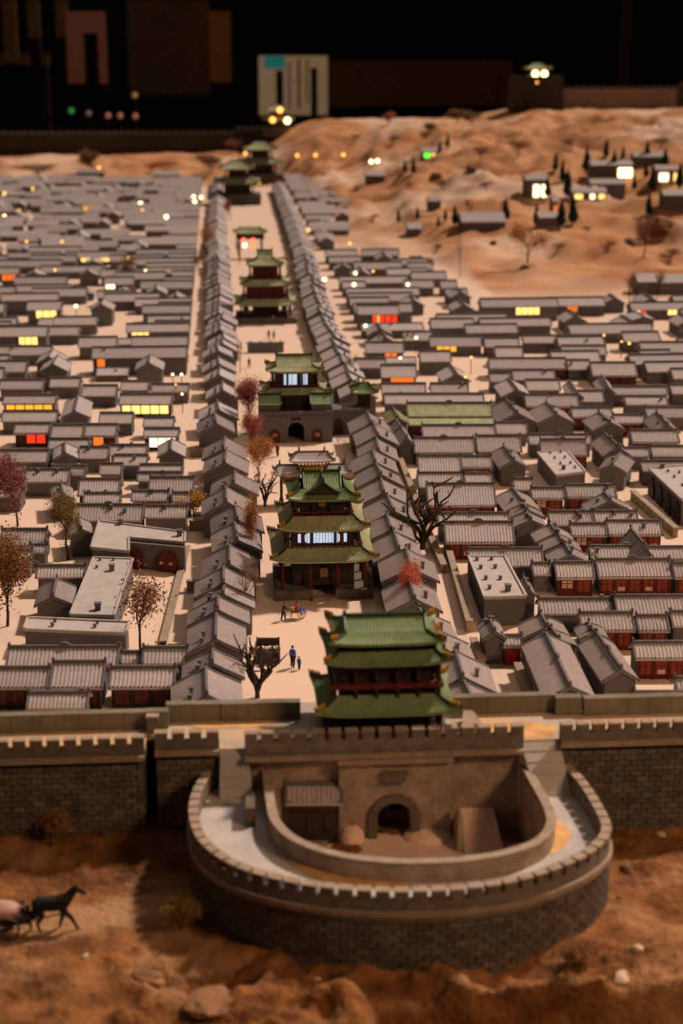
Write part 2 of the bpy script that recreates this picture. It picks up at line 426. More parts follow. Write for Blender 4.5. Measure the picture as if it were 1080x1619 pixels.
for (px0, px1, py0, py1, nm_) in ((285, 440, 1126, 1158, 'left'), (745, 868, 1138, 1186, 'right')):
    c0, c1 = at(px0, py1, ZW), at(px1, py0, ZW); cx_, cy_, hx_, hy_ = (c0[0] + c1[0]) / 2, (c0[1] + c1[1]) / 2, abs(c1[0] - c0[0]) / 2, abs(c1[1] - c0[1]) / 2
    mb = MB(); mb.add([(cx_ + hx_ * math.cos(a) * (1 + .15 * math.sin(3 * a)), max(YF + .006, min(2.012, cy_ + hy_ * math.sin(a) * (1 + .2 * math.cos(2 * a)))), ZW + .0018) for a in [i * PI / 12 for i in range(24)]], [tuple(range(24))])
    put('ochre_patch', mb, M['ochre'], g, label='ochre patch on the %s walkway' % nm_)  # flat ochre polygon laid over the paving
# barbican
def spline(P, n):
    P = [np.array(p) for p in P]; out = []; m = len(P) - 1
    for i in range(m):
        a, b, c, d = P[max(i - 1, 0)], P[i], P[i + 1], P[min(i + 2, m)]
        for k in range(20):
            t = k / 20; out.append(.5 * (2 * b + (c - a) * t + (2 * a - 5 * b + 4 * c - d) * t * t + (3 * b - a - 3 * c + d) * t ** 3))
    out.append(P[-1]); out = np.array(out)
    L = np.concatenate([[0], np.cumsum(np.linalg.norm(np.diff(out, axis=0), axis=1))])
    s = np.linspace(0, L[-1], n)
    return np.stack([np.interp(s, L, out[:, 0]), np.interp(s, L, out[:, 1])], 1), L[-1]
ZB, ZT = .072, .0865
OUT = [at(*p, .0995) for p in ((322, 1216), (303, 1255), (300, 1292), (318, 1332), (370, 1368), (450, 1392), (540, 1405), (640, 1409), (740, 1404), (830, 1389), (910, 1361), (952, 1334), (966, 1309), (953, 1275), (925, 1232), (889, 1190))]
INN = [at(*p, .0965) for p in ((424, 1196), (428, 1225), (433, 1262), (442, 1298), (470, 1325), (520, 1345), (580, 1356), (650, 1360), (727, 1357), (793, 1347), (843, 1330), (864, 1306), (861, 1280), (840, 1240), (816, 1196))]
OUT[0] = (OUT[0][0], 1.93); OUT[-1] = (OUT[-1][0], 1.93); INN[0] = (INN[0][0], 1.93); INN[-1] = (INN[-1][0], 1.93)
NB = 90
oc, OL = spline(OUT, NB); ic, IL = spline(INN, NB)
def normals(c):
    d = np.gradient(c, axis=0); d /= np.linalg.norm(d, axis=1)[:, None]
    return np.stack([d[:, 1], -d[:, 0]], 1)      # points outwards when running left to right round the front
on, inn_ = -normals(oc), -normals(ic)
if (on[NB // 2] @ np.array([0, -1])) < 0: on = -on
if (inn_[NB // 2] @ np.array([0, -1])) < 0: inn_ = -inn_
bb = thing('barbican', 'rounded grey brick gate enclosure with crenels at the front of the town', 'wall')
def strip(c, n, d0, d1, z0, z1, closed=True):
    mb = MB(); k = len(c); vs = []
    for i in range(k):
        a = c[i] + n[i] * d0; b = c[i] + n[i] * d1
        vs += [(*a, z0), (*b, z0), (*b, z1), (*a, z1)]
    fs = []
    for i in range(k - 1):
        q = i * 4; r = q + 4
        for j in range(4): fs.append((q + j, q + (j + 1) % 4, r + (j + 1) % 4, r + j))
    fs += [(3, 2, 1, 0), tuple((k - 1) * 4 + j for j in range(4))]
    mb.add(vs, fs); return mb
ring = MB(); vs = []
for i in range(NB):
    a = oc[i] - on[i] * .004; b = ic[i] + inn_[i] * .001
    vs += [(*a, -.06), (*a, ZB - .001), (*b, ZB - .001), (*b, -.06)]
fs = [(i * 4 + j, i * 4 + (j + 1) % 4, i * 4 + 4 + (j + 1) % 4, i * 4 + 4 + j) for i in range(NB - 1) for j in range(4)]
ring.add(vs, fs); put('wall_core', ring, M['mortar'], bb)
def along_(c, n, f):
    s_ = np.linspace(0, 1, NB); p = np.array([np.interp(f, s_, c[:, 0]), np.interp(f, s_, c[:, 1])]); q = np.array([np.interp(f, s_, n[:, 0]), np.interp(f, s_, n[:, 1])])
    return p, q / np.linalg.norm(q), 0
wk = MB(); vs = []
for i in range(NB): vs += [(*(oc[i] - on[i] * .003), ZB), (*(ic[i] + inn_[i] * .002), ZB)]
wk.add(vs, [(2 * i, 2 * i + 2, 2 * i + 3, 2 * i + 1) for i in range(NB - 1)]); put('walkway', wk, M['walkgrey'], bb)
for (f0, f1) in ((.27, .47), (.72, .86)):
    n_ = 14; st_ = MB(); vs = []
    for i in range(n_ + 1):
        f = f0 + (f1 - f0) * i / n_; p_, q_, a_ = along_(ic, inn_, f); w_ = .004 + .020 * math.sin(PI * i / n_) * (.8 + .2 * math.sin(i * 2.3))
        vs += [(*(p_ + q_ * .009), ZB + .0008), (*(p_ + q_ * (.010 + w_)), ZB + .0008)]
    st_.add(vs, [(2 * i, 2 * i + 1, 2 * i + 3, 2 * i + 2) for i in range(n_)]); put('ochre_streak', st_, M['ochre'], bb, label='ochre streak on the grey walkway')  # ochre strip laid along the inner parapet
put('outer_parapet', strip(oc, on, -.011, .0, ZB - .004, ZT), M['merlon'], bb)
put('string_course', strip(oc, on, -.002, .0035, ZB - .006, ZB + .001), M['ledge'], bb, smooth=False)
put('string_course', strip(oc, on, -.002, .0015, ZB - .0125, ZB - .0085), M['merlon'], bb)
put('inner_parapet', strip(ic, inn_, .0, .010, -.002, .0965), M['rough'], bb)
put('inner_coping', strip(ic, inn_, -.001, .011, .0955, .0985), M['ledge'], bb)
nm = int(OL / .0213)
s_ = np.linspace(0, 1, NB)
def along(c, n, f):
    p = np.array([np.interp(f, s_, c[:, 0]), np.interp(f, s_, c[:, 1])]); q = np.array([np.interp(f, s_, n[:, 0]), np.interp(f, s_, n[:, 1])])
    q /= np.linalg.norm(q); return p, q, math.atan2(q[0], -q[1])
for i in range(nm):
    p, q, a = along(oc, on, (i + .5) / nm); p = p - q * .0055
    obj('merlon', MERL, bb, (p[0], p[1], ZT), a)
todo = []
rows = 12; nbk = int(OL / BL)
for r in range(rows):
    z = ZB - .0145 - (r + .5) * BH
    for i in range(nbk):
        f = (i + (.5 if r % 2 else 0.02) + .25) / nbk
        if f > .995: continue
        p, q, a = along(oc, on, f)
        if q[1] > .45: continue
        pr = proj(p[0], p[1], z)
        todo.append((-(abs(q[1]) + .2) / pr[2] if q[1] < 0 else 0, p, q, a, z))
todo.sort(key=lambda t: t[0])
for (k, p, q, a, z) in todo[:300]:
    d = -.0022 + R.uniform(-.0006, .0006); obj('brick', BRK, bb, (p[0] + q[0] * d, p[1] + q[1] * d, z), a)
mb = MB()
for (k, p, q, a, z) in todo[300:]: mb.box((p[0] - q[0] * .0022, p[1] - q[1] * .0022, z), (.0160, .006, .0070), a)
put('brickwork', mb, M['brick'], bb, stuff=True)
# ramps down from the town wall, a stair into the court
def ramp(mb, xa, xb_, ya, za, yb_, zb, xa2=None, xb2=None, n=5):
    xa2 = xa if xa2 is None else xa2; xb2 = xb_ if xb2 is None else xb2
    for i in range(n):
        t0, t1 = i / n, (i + 1) / n; L_ = lambda a, b, t: a + (b - a) * t
        z0, z1 = L_(za, zb, t0), L_(za, zb, t1) + .0015
        q = [(L_(xa, xa2, t0), L_(ya, yb_, t0)), (L_(xb_, xb2, t0), L_(ya, yb_, t0)), (L_(xb_, xb2, t1), L_(ya, yb_, t1)), (L_(xa, xa2, t1), L_(ya, yb_, t1))]
        mb.add([(*q[0], .03), (*q[1], .03), (*q[2], .03), (*q[3], .03), (*q[0], z0), (*q[1], z0), (*q[2], z1), (*q[3], z1)],
               [(0, 1, 2, 3), (7, 6, 5, 4), (0, 4, 5, 1), (1, 5, 6, 2), (2, 6, 7, 3), (3, 7, 4, 0)])
mb = MB(); e = at(355, 1262, ZB); ramp(mb, xr + .001, x388 + .004, YF, ZW, e[1], ZB, X(347, ZB, e[1]), X(400, ZB, e[1])); put('ramp', mb, M['walkgrey'], bb)
mb = MB(); e = at(900, 1258, ZB); ramp(mb, x825 - .004, x885, YF, ZW, e[1], ZB, X(850, ZB, e[1]), X(905, ZB, e[1])); put('ramp', mb, M['walkgrey'], bb)
# end pier of the inner parapet with its little stair
a = at(400, 1300, ZB); b = at(425, 1250, ZB)
put('end_pier', MB().box((a[0] - .003, a[1] + .012, ZB + .012), (.012, .046, .026)), M['stone'], bb)
mb = MB()
for i in range(5): mb.box((b[0] + .006, b[1] + .012 - i * .010, ZB - .004 * i), (.018, .010, .012))
put('court_stair', mb, M['ledge'], bb)
structure('court_floor', MB().prism([(p[0], p[1]) for p in ic[::3]] , -.01, .0015).mesh('court_floor', M['sand']), 'pale sand floor of the gate courtyard')
# sloped slab against the right side, low masonry by the gate
q0, q1, q2, q3 = at(735, 1347, .004), at(797, 1347, .004), at(780, 1300, .03), at(733, 1300, .03)
sl = thing('court_ramp', 'pale sloping slab inside the gate courtyard right of the arch', 'ramp', (q0[0], q0[1], 0))
v = [(0, 0, 0), (q1[0] - q0[0], q1[1] - q0[1], 0), (q2[0] - q0[0] + .006, YF - q0[1], 0), (q3[0] - q0[0], YF - q0[1], 0)]
mb = MB(); mb.add(v + [(p[0], p[1], z) for p, z in zip(v, (.004, .004, .034, .034))], [(3, 2, 1, 0), (4, 5, 6, 7), (0, 1, 5, 4), (1, 2, 6, 5), (2, 3, 7, 6), (3, 0, 4, 7)])
put('slab', mb, M['sand'], sl)
p = at(732, 1342, 0); put('side_buttress', MB().box((p[0] - q0[0] - .004, (YF - q0[1]) / 2 - .004, .022), (.010, .05, .046), top=.55), M['rough'], sl)
for px, w, lab in ((556, .020, 'pale heap of sand left of the courtyard gate'), (678, .036, 'low sandy bank right of the courtyard gate')):
    p = at(px, 1330, 0); mb = MB().ball((0, 0, 0), (w, .03, .022 if px < 600 else .012), 12); tag(put('sand_heap', mb, M['sand'], None, (p[0], p[1] + .012, 0), smooth=True), lab, 'sand heap')

# ------------------------------------------------------------------ houses
MC = {}
def cached(key, fn):
    if key not in MC: MC[key] = fn()
    return MC[key]
def q(v, s): return round(v / s) * s
def roof_me(L, W, rise, ov, rib, m='tile'):
    """two concave slopes, ridge along x, rows of round tiles as ribs; z measured from the eave line of the walls"""
    def make():
        hl, hw = L / 2 + ov * .6, W / 2 + ov
        prof = [(0.0, rise), (.33, rise * .60), (.68, rise * .24), (1.0, -ov * .42)]
        if rib:
            n = max(3, int(round(2 * hl / rib))); us = []
            for i in range(n):
                for (a, r) in ((0, 0), (.5, 0), (.6, 1), (.9, 1)): us.append((-hl + 2 * hl * (i + a) / n, r))
            us.append((hl, 0))
        else: us = [(-hl, 0), (hl, 0)]
        mb = MB(); k = len(us)
        for s in (-1, 1):
            vs = [(u, s * p[0] * hw, p[1] + r * .0011) for p in prof for (u, r) in us]
            fs = []
            for j in range(3):
                for i in range(k - 1):
                    a = j * k + i; f = (a, a + k, a + k + 1, a + 1); fs.append(f if s < 0 else f[::-1])
            mb.add(vs, fs)
            th = .0032
            lo = [(-hl, s * p[0] * hw, p[1] - th) for p in prof] + [(hl, s * p[0] * hw, p[1] - th) for p in prof]
            mb.add(lo, [(j, j + 4, j + 5, j + 1) for j in range(3)])
            e = [(u, s * hw, prof[3][1] + r * .0011) for (u, r) in us] + [(-hl, s * hw, prof[3][1] - th), (hl, s * hw, prof[3][1] - th)]
            mb.add(e, [tuple(range(k)) + (k + 1, k)])
            for x in (-hl, hl):
                mb.add([(x, s * p[0] * hw, p[1]) for p in prof] + [(x, s * p[0] * hw, p[1] - th) for p in prof], [(j, j + 1, j + 5, j + 4) for j in range(3)])
        return mb.mesh('roof', M[m])
    return cached(('roof', L, W, rise, ov, rib, m), make)
def trim_me(L, W, rise, ov, rich):
    def make():
        hl, hw = L / 2 + ov * .6, W / 2 + ov; mb = MB()
        mb.box((0, 0, rise + .0022), (2 * hl, .0042, .0050))
        prof = [(0.0, rise), (.33, rise * .60), (.68, rise * .24), (1.0, -ov * .42)]
        for x in (-hl + .0015, hl - .0015):
            for s in (-1, 1):
                for j in range(3):
                    (a, za), (b, zb) = prof[j], prof[j + 1]
                    mb.add([(x + dx, s * t * hw, z + dz) for (t, z) in ((a, za), (b, zb)) for (dx, dz) in ((-.0017, -.002), (.0017, -.002), (.0017, .0022), (-.0017, .0022))],
                           [(0, 1, 5, 4), (1, 2, 6, 5), (2, 3, 7, 6), (3, 0, 4, 7), (0, 3, 2, 1), (4, 5, 6, 7)])
            if rich: mb.box((x, 0, rise + .0065), (.0050, .0046, .0060), top=.7)
        if rich and L > .13: mb.slab([(-.011, rise + .003), (.011, rise + .003), (.007, rise + .0085), (0, rise + .0105), (-.007, rise + .0085)], -.0022, .0022)
        return mb.mesh('ridge_trim', M['ridge'])
    return cached(('trim', L, W, rise, ov, rich), make)
def wall_me(L, W, h, rise, m='brickhouse'):
    def make():
        a, b = L / 2 - .001, W / 2; mb = MB()
        g = [(-b, 0), (b, 0), (b, h), (.36 * b, h + rise * .50), (0, h + rise - .003), (-.36 * b, h + rise * .50), (-b, h)]
        vs = [(-a, y, z) for (y, z) in g] + [(a, y, z) for (y, z) in g]; n = len(g)
        mb.add(vs, [tuple(range(n - 1, -1, -1)), tuple(range(n, 2 * n))] + [(i, (i + 1) % n, (i + 1) % n + n, i + n) for i in range(n)])
        return mb.mesh('walls', M[m])
    return cached(('wall', L, W, h, rise, m), make)
CHIM = MB().box((0, 0, .005), (.0062, .0058, .014)).box((0, 0, .0128), (.0082, .0078, .0022)).mesh('chimney', M['ridge'])
CHIM_S = MB().box((0, 0, .002), (.0055, .0055, .008)).box((0, 0, .0068), (.0070, .0070, .0016)).mesh('chimney', M['ridge'])
POST = {}
def window_me(w, h, m):
    def make():
        mb = MB(); mb.box((0, 0, 0), (w, .0016, h), mi=0)
        fr = .0011
        for z in (-h / 2, h / 2): mb.box((0, -.0009, z), (w + fr, .0016, fr), mi=1)
        for x in (-w / 2, 0, w / 2): mb.box((x, -.0009, 0), (fr, .0016, h), mi=1)
        mb.box((0, -.0008, h * .12), (w, .0013, fr * .8), mi=1)
        return mb.mesh('window', [M[m], M['red'] if m in ('paper', 'redlit') else M['darkwood']])
    return cached(('win', w, h, m), make)
def front_me(L, h, m):
    def make():
        mb = MB(); mb.box((0, 0, h * .5), (L - .004, .003, h * .96)); n = max(2, int(round(L / .030)))
        for i in range(n + 1): mb.box((-L / 2 + .003 + (L - .006) * i / n, -.0022, h * .5), (.0026, .0030, h))
        mb.box((0, -.002, h * .95), (L - .004, .003, .003))
        return mb.mesh('timber_front', M[m])
    return cached(('front', L, h, m), make)
ALL = []
def corners(x, y, L, W, rz, pad=.0):
    c, s = math.cos(rz), math.sin(rz); a, b = L / 2 + pad, W / 2 + pad
    return [(x + u * c - v * s, y + u * s + v * c) for (u, v) in ((-a, -b), (a, -b), (a, b), (-a, b))]
def apart(P, Q):
    for A in (P, Q):
        for i in range(4):
            ex, ey = A[(i + 1) % 4][0] - A[i][0], A[(i + 1) % 4][1] - A[i][1]
            p = [-ey * a + ex * b for a, b in P]; r = [-ey * a + ex * b for a, b in Q]
            if max(p) < min(r) or max(r) < min(p): return True
    return False
def fit(x, y, L, W, rz):
    """trim a footprint (keeping its end towards the street front) until it touches no neighbour"""
    c, s = math.cos(rz), math.sin(rz)
    for k in range(30):
        P = corners(x, y, L, W, rz)
        bad = [H for H in ALL if abs(H.x - x) < .5 and abs(H.y - y) < .5 and not apart(P, corners(H.x, H.y, H.L, H.W, H.rz))]
        if not bad: break
        H = bad[0]; dx, dy = x - H.x, y - H.y; u, v = dx * c + dy * s, -dx * s + dy * c
        if abs(u) / L > abs(v) / W:
            d = L * .07; L -= d; u = math.copysign(d / 2, u); x += u * c; y += u * s
        else:
            d = W * .07; W -= d; v = math.copysign(d / 2, v); x -= v * s; y += v * c
    return x, y, L, W
class House: pass
def house(x, y, rz, L, W, h, rise, label, group, front=None, chim=0, near=2, roofm='tile', name='house', side=-1, z=0.0, cat='house', wallm='brickhouse'):
    """near 2: tile ribs and trim, 1: plain slopes with trim, 0: slopes and walls"""
    if z == 0.0 and name != 'shop_house': x, y, L, W = fit(x, y, L, W, rz)
    L, W, h, rise = max(.03, math.floor(L / .01) * .01), max(.03, math.floor(W / .01 + .3) * .01), q(h, .004), q(rise, .003)
    ov = .006 if near else .007
    t = thing(name, label, cat, (x, y, z), rz, group)
    obj('walls', wall_me(L, W, h, rise, wallm), t)
    obj('roof', roof_me(L, W, rise, ov, .0066 if near == 2 else 0, roofm), t, (0, 0, h))
    if near: obj('ridge_trim', trim_me(L, W, rise, ov, near == 2), t, (0, 0, h))
    if near and chim:
        ks = [R.uniform(-.42, .42) for _ in range(chim)]
        for k in ks:
            v = R.choice((-.25, .25, -.12, .1)); obj('chimney', CHIM, t, (k * L, v * W, h + rise * (1 - abs(v) * 2) ** 1.25 - .003))
    H = House(); H.t, H.x, H.y, H.rz, H.L, H.W, H.h, H.rise, H.near = t, x, y, rz, L, W, h, rise, near
    ALL.append(H)
    if front: timber(H, front)
    return H
def timber(H, kind):
    if kind == 'black':
        f = obj('timber_front', front_me(H.L, H.h, 'darkwood'), H.t, (0, -H.W / 2 - .0012, 0)); w = H.L / 3
        for i in range(3): obj('window', window_me(round(w * .7, 4), round(H.h * .5, 4), 'darkwood'), f, (-H.L / 2 + w * (i + .5), -.0022, H.h * .5))
        return
    f = obj('timber_front', front_me(H.L, H.h, 'darkwood' if kind == 'dark' else 'red'), H.t, (0, -H.W / 2 - .0012, 0))
    if kind in ('red', 'dark'): n, m = max(2, int(H.L / .022)), 'red'
    if kind in ('redwin', 'door'): m = 'redlit'
    n = max(2, int(round(H.L / .030))); w = (H.L - .006) / n
    for i in range(n):
        xx = -H.L / 2 + .003 + w * (i + .5)
        if kind == 'door' and i != n // 2:
            o = obj('window', window_me(round(w * .7, 4), round(H.h * .42, 4), 'paper'), f, (xx, -.0022, H.h * .62))
        elif kind in ('redwin', 'door'):
            obj('window', window_me(round(w * .78, 4), round(H.h * .62, 4), 'redlit'), f, (xx, -.0022, H.h * .52))
            if kind == 'redwin' and i % 2: obj('window_paper', cached('wp%.4f' % w, lambda: MB().box((0, 0, 0), (w * .5, .0012, H.h * .2)).mesh('window_paper', M['paper'])), f, (xx, -.0040, H.h * .36))
        else:
            obj('window', window_me(round(w * .74, 4), round(H.h * .6, 4), 'red' if kind == 'dark' else 'redlit'), f, (xx, -.0022, H.h * .52))
def lit(H, px0, px1, matk, frac=.55, high=.62, n=None):
    """a lit window band on the house front, between two photograph columns"""
    xs = []
    c, s = math.cos(H.rz), math.sin(H.rz)
    for px in (px0, px1):
        lo, hi = -3.0, 3.0
        for _ in range(40):
            m_ = (lo + hi) / 2
            if proj(H.x + m_ * c + H.W / 2 * s, H.y + m_ * s - H.W / 2 * c, H.h * .7)[0] < px: lo = m_
            else: hi = m_
        xs.append(max(-H.L / 2 + .006, min(H.L / 2 - .006, lo)))
    a, b = xs
    if b - a < .012: a, b = (a + b) / 2 - .008, (a + b) / 2 + .008
    hh = H.h * frac; n = n or max(1, int(round((b - a) / .026))); w = (b - a) / n
    f = MB().box(((a + b) / 2, 0, 0), (b - a + .003, .0018, hh + .003))
    f = put('window_frame', f, M['darkwood'], H.t, (0, -H.W / 2 - .0056, H.h * high))
    for i in range(n):
        obj('lit_window', cached(('lw', round(w, 4), round(hh, 4), matk), lambda: MB().box((0, 0, 0), (w * .86, .0014, hh)).mesh('lit_window', M[matk])), f, (a + w * (i + .5), -.0012, 0))

def from_px(xl, xr, yr, ye, h=.042, tanr=.52):
    ri = .024
    for _ in range(3):
        z = h + ri
        A, B = at(xl, yr, z), at(xr, yr, z)
        y = (A[1] + B[1]) / 2; x = (A[0] + B[0]) / 2; P = ppu(x, y, z); dep = math.atan((1 - z) / y)
        w = (ye - yr) / P / (math.sin(dep) + tanr * math.cos(dep)); ri = w * tanr
    return x, y, math.atan2(B[1] - A[1], B[0] - A[0]), B[0] - A[0], 2 * w, ri
def HX(xl, xr, yr, ye, label, group, front=None, chim=0, h=.042, near=2, roofm='tile', **k):
    x, y, rz, L, W, ri = from_px(xl, xr, yr, ye, h)
    rz = max(-.06, min(.06, rz)); W = max(.036, W - .008)
    return house(x, y, rz, L - .004, W, h, ri, label, group, front, chim, near, roofm, **k)
def HY(tip, back, xl, xr, label, group, h=.048, near=2, chim=0, roofm='tile', **k):
    z = h + .024
    A = at(*tip, z); P = ppu(A[0], A[1], z); W = (xr - xl) / P - .006; ri = .26 * W
    z = h + ri; A = at(*tip, z); B = at(*back, z)
    L = math.hypot(B[0] - A[0], B[1] - A[1]); rz = math.atan2(B[1] - A[1], B[0] - A[0])
    return house((A[0] + B[0]) / 2, (A[1] + B[1]) / 2, rz, L, W, h, ri, label, group, None, chim, near, roofm, **k)
def FL(quad, h, label, group, chims, name='flat_roofed_house', wallm='brickhouse'):
    pts = [at(px, py, h) for px, py in quad]; cx_ = sum(p[0] for p in pts) / len(pts); cy_ = sum(p[1] for p in pts) / len(pts)
    t = thing(name, label, 'house', (cx_, cy_, 0), 0, group)
    loc = [(p[0] - cx_, p[1] - cy_) for p in pts]
    for H in ALL:
        k = 1.0
        while k > .72 and abs(H.x - cx_) < .4 and abs(H.y - cy_) < .4 and len(pts) == 4 and not apart(corners(H.x, H.y, H.L * k, H.W * k, H.rz), pts): k -= .04
        if k < 1: H.t.scale = (k, k, 1)
    put('walls', MB().prism([(a * .985, b * .985) for a, b in loc], 0, h - .003), M[wallm], t)
    put('flat_roof', MB().prism(loc, h - .004, h), M['plaster'], t)
    k = MB(); n = len(loc)
    for i in range(n):
        a, b = loc[i], loc[(i + 1) % n]; d = math.hypot(b[0] - a[0], b[1] - a[1])
        k.box(((a[0] + b[0]) / 2, (a[1] + b[1]) / 2, h + .0012), (d + .003, .004, .0036), math.atan2(b[1] - a[1], b[0] - a[0]))
    put('roof_kerb', k, M['plaster'], t)
    for (px, py, s) in chims:
        p = at(px, py, h); obj('chimney', CHIM_S, t, (p[0] - cx_, p[1] - cy_, h)).scale = (s, s, s)
    t['_h'] = 0; del t['_h']
    return t, (cx_, cy_)

GS, GL, GR = 'gabled shop houses along the main street', 'houses of the left quarter', 'houses of the right quarter'
ORD = 'nearest second third fourth fifth sixth seventh eighth ninth tenth eleventh twelfth thirteenth fourteenth fifteenth sixteenth seventeenth eighteenth nineteenth twentieth'.split()
TENS = {20: 'twenty', 30: 'thirty', 40: 'forty', 50: 'fifty', 60: 'sixty', 70: 'seventy'}
def ordn(i):
    if i < 20: return ORD[i]
    a = (i + 1) // 10 * 10; b = (i + 1) % 10
    return (TENS[a][:-1] + 'ieth') if b == 0 else TENS[a] + '-' + ('first' if b == 1 else ORD[b - 1])

# gabled rows on both sides of the main street
FAR = []
def street_row(tips, xf, side, ymax, w0):
    i = 0; y_last = 0
    P = [at(px, py, .082) for (px, py) in tips]
    for k, (x, y) in enumerate(P):
        ln = min(.125, y - P[k - 1][1] - .010) if k else .118
        row_house(x, y - ln / 2, side, i, ln, w0); i += 1; y_last = y + .01
    while y_last < ymax:
        ln = R.uniform(.10, .15); x = xf(y_last) + R.uniform(-.008, .008)
        row_house(x, y_last + ln / 2, side, i, ln, w0); y_last += ln + R.uniform(.004, .03); i += 1
    return i
KEEP = [corners(.176, 4.30, .20, .2, 0), corners(.146, 6.38, .25, .24, 0), corners(.285, 4.33, .14, .15, 0)]
for tx, ty, ts in ((376, 322, 1.55), (412, 290, 1.75)): _p = at(tx, ty); KEEP.append(corners(_p[0], _p[1], .22 * ts, .2 * ts, 0))
def row_house(x, y, side, i, ln, w0):
    if not all(apart(corners(x, y, ln, w0, PI / 2), Q) for Q in KEEP[2:]): return
    near = 2 if y < 4.2 else (1 if y < 8 else 0)
    if y > 8.6: FAR.append((x, y, ln, w0, .056, PI / 2)); return
    h = R.uniform(.052, .060); w = w0 * R.uniform(.93, 1.08)
    rz = PI / 2 + R.uniform(-.05, .05)
    if y < 6.5: lab = 'narrow grey gabled house, %s from the wall, %s of the main street' % (ordn(i), side)
    else: lab = 'small distant gabled house, %s from the wall, %s of the main street' % (ordn(i), side)
    H = house(x, y, rz, ln, w, h, w * .27, lab, GS, None, 0, near, name='shop_house')
    if near:
        for v in ((.24,) if side == 'left' else (-.26,)):
            obj('chimney', CHIM, H.t, (-ln * .18, v * H.W, h + H.rise * .50 - .002))
            if side == 'left': obj('chimney', CHIM, H.t, (-ln * .36, v * H.W * 1.1, h + H.rise * .44 - .004))
LT = [(327, 1052), (337, 1024), (342, 966), (345, 940), (354, 925), (354, 898), (363, 860), (373, 828), (374, 803), (358, 770), (371, 749), (357, 715), (355, 692), (341, 656), (345, 632), (352, 602), (347, 580), (346, 563), (344, 545)]
def xleft(y): return float(np.interp(y, [2, 4, 6, 9, 14], [-.03, -.01, -.035, -.06, -.07]))
nl = street_row(LT, xleft, 'left', 13.6, .098)
RTIPS = [(735, 1075), (718, 1030), (690, 995), (665, 960), (645, 908), (640, 868), (622, 838), (611, 812), (613, 782), (601, 755), (595, 735), (588, 712)]
nr = street_row(RTIPS, lambda y: float(np.interp(y, [2, 4.3, 6, 9, 14], [.37, .372, .352, .40, .42])), 'right', 13.0, .098)
# ---- right quarter, measured one by one
G = GR
HX(792, 826, 1005, 1020, 'tiny gatehouse with a bright red double door', G, 'door', h=.036, name='gatehouse')
gd = ALL[-1]; put('red_door', MB().box((0, 0, 0), (gd.L * .72, .004, .027)), M['reddoor'], gd.t, (0, -gd.W / 2 - .004, .0155), label='bright red door')
HX(674, 782, 765, 797, 'long grey tiled hall with a red timber front beside the dark bare tree', G, 'redwin')
HX(691, 805, 811, 827, 'grey tiled roof hidden behind the red fronted hall above the flat roof', G)
HX(699, 814, 825, 855, 'grey tiled hall with red lattice front just above the tall flat roof', G, 'redwin')
HX(660, 728, 720, 745, 'short grey hall right of the street row, upper of a close pair', G, 'dark')
HX(660, 730, 747, 767, 'short grey hall right of the street row, lower of a close pair', G)
HX(728, 778, 720, 737, 'small grey house with one chimney and red wall above its twin', G, 'red', 1)
HX(731, 780, 748, 762, 'small grey house with one chimney and plain wall below its twin', G, None, 1)
HX(653, 750, 692, 712, 'long grey hall one row below the green roofed temple, left piece', G)
HX(750, 825, 689, 711, 'long grey hall one row below the green roofed temple, right piece', G)
HX(735, 862, 866, 892, 'long grey hall behind the tall flat roof, end on to its back edge', G)
HX(811, 842, 756, 771, 'tiny grey tiled outbuilding left of the farther flat roof', G)
HX(838, 892, 770, 786, 'grey tiled house with dark front and one red door below the farther flat roof', G, 'door')
HX(893, 973, 765, 784, 'grey tiled house with chimney and red windows below the farther flat roof', G, 'redwin', 1)
HX(865, 937, 808, 827, 'grey house with three chimneys behind the double red fronted houses', G, None, 3)
HX(938, 1007, 807, 824, 'grey house with two chimneys right of the three chimney house', G, None, 2)
HX(901, 957, 827, 844, 'grey tiled house with dark front beside a gabled wing', G, 'door')
HX(958, 1045, 822, 843, 'grey tiled house with one chimney and red windows beside a gabled wing', G, 'redwin', 1)
HX(930, 1007, 863, 880, 'grey tiled house with two chimneys behind the long red lattice hall', G, None, 2)
HX(1008, 1090, 863, 879, 'grey tiled house with one chimney behind the right end hall', G, None, 1)
HX(874, 940, 888, 911, 'grey tiled house with a bright red door between pale wall panels', G, 'door')
HX(940, 1060, 883, 910, 'long grey hall with a red lattice front, largest at the right', G, 'redwin')
HX(1061, 1125, 890, 911, 'grey tiled house with red windows cut by the right edge of the frame', G, 'redwin')
HX(839, 871, 889, 905, 'tiny grey tiled gate roof left of the bright red door house', G)
HX(850, 968, 946, 966, 'long tiled house with one chimney above the big gable ends', G, None, 1)
HX(970, 1090, 941, 974, 'broad grey roof below the long red lattice hall at the right', G)
HX(913, 1003, 967, 994, 'grey tiled house behind the right hand brick gable', G, 'red')
HX(1005, 1055, 972, 994, 'short tiled house with sunken roof near the right edge', G, 'red')
HX(1056, 1110, 964, 986, 'grey roof at the right edge beside the short sunken roof', G)
HX(998, 1110, 1015, 1037, 'grey tiled house with bright red windows at the lower right edge', G, 'redwin')
HX(1062, 1115, 1071, 1090, 'small tiled outbuilding at the right edge behind the rear parapet', G)
HX(1000, 1110, 1093, 1108, 'low tiled roof half hidden behind the rear parapet at the right', G, h=.034)
HX(667, 782, 671, 689, 'grey hall directly below the green roofed temple', G)
HX(783, 832, 668, 682, 'short grey house right of the hall below the green temple', G)
HX(838, 942, 695, 720, 'wide grey hall with red lattice front behind the farther flat roof', G, 'redwin')
HX(833, 935, 686, 699, 'long grey roof just behind the wide red lattice hall', G)
HX(827, 915, 623, 641, 'grey hall with a red front right of the green roofed temple', G, 'red')
HX(902, 968, 643, 658, 'grey hall with a dull red front, middle one of three stepping down right', G, 'red')
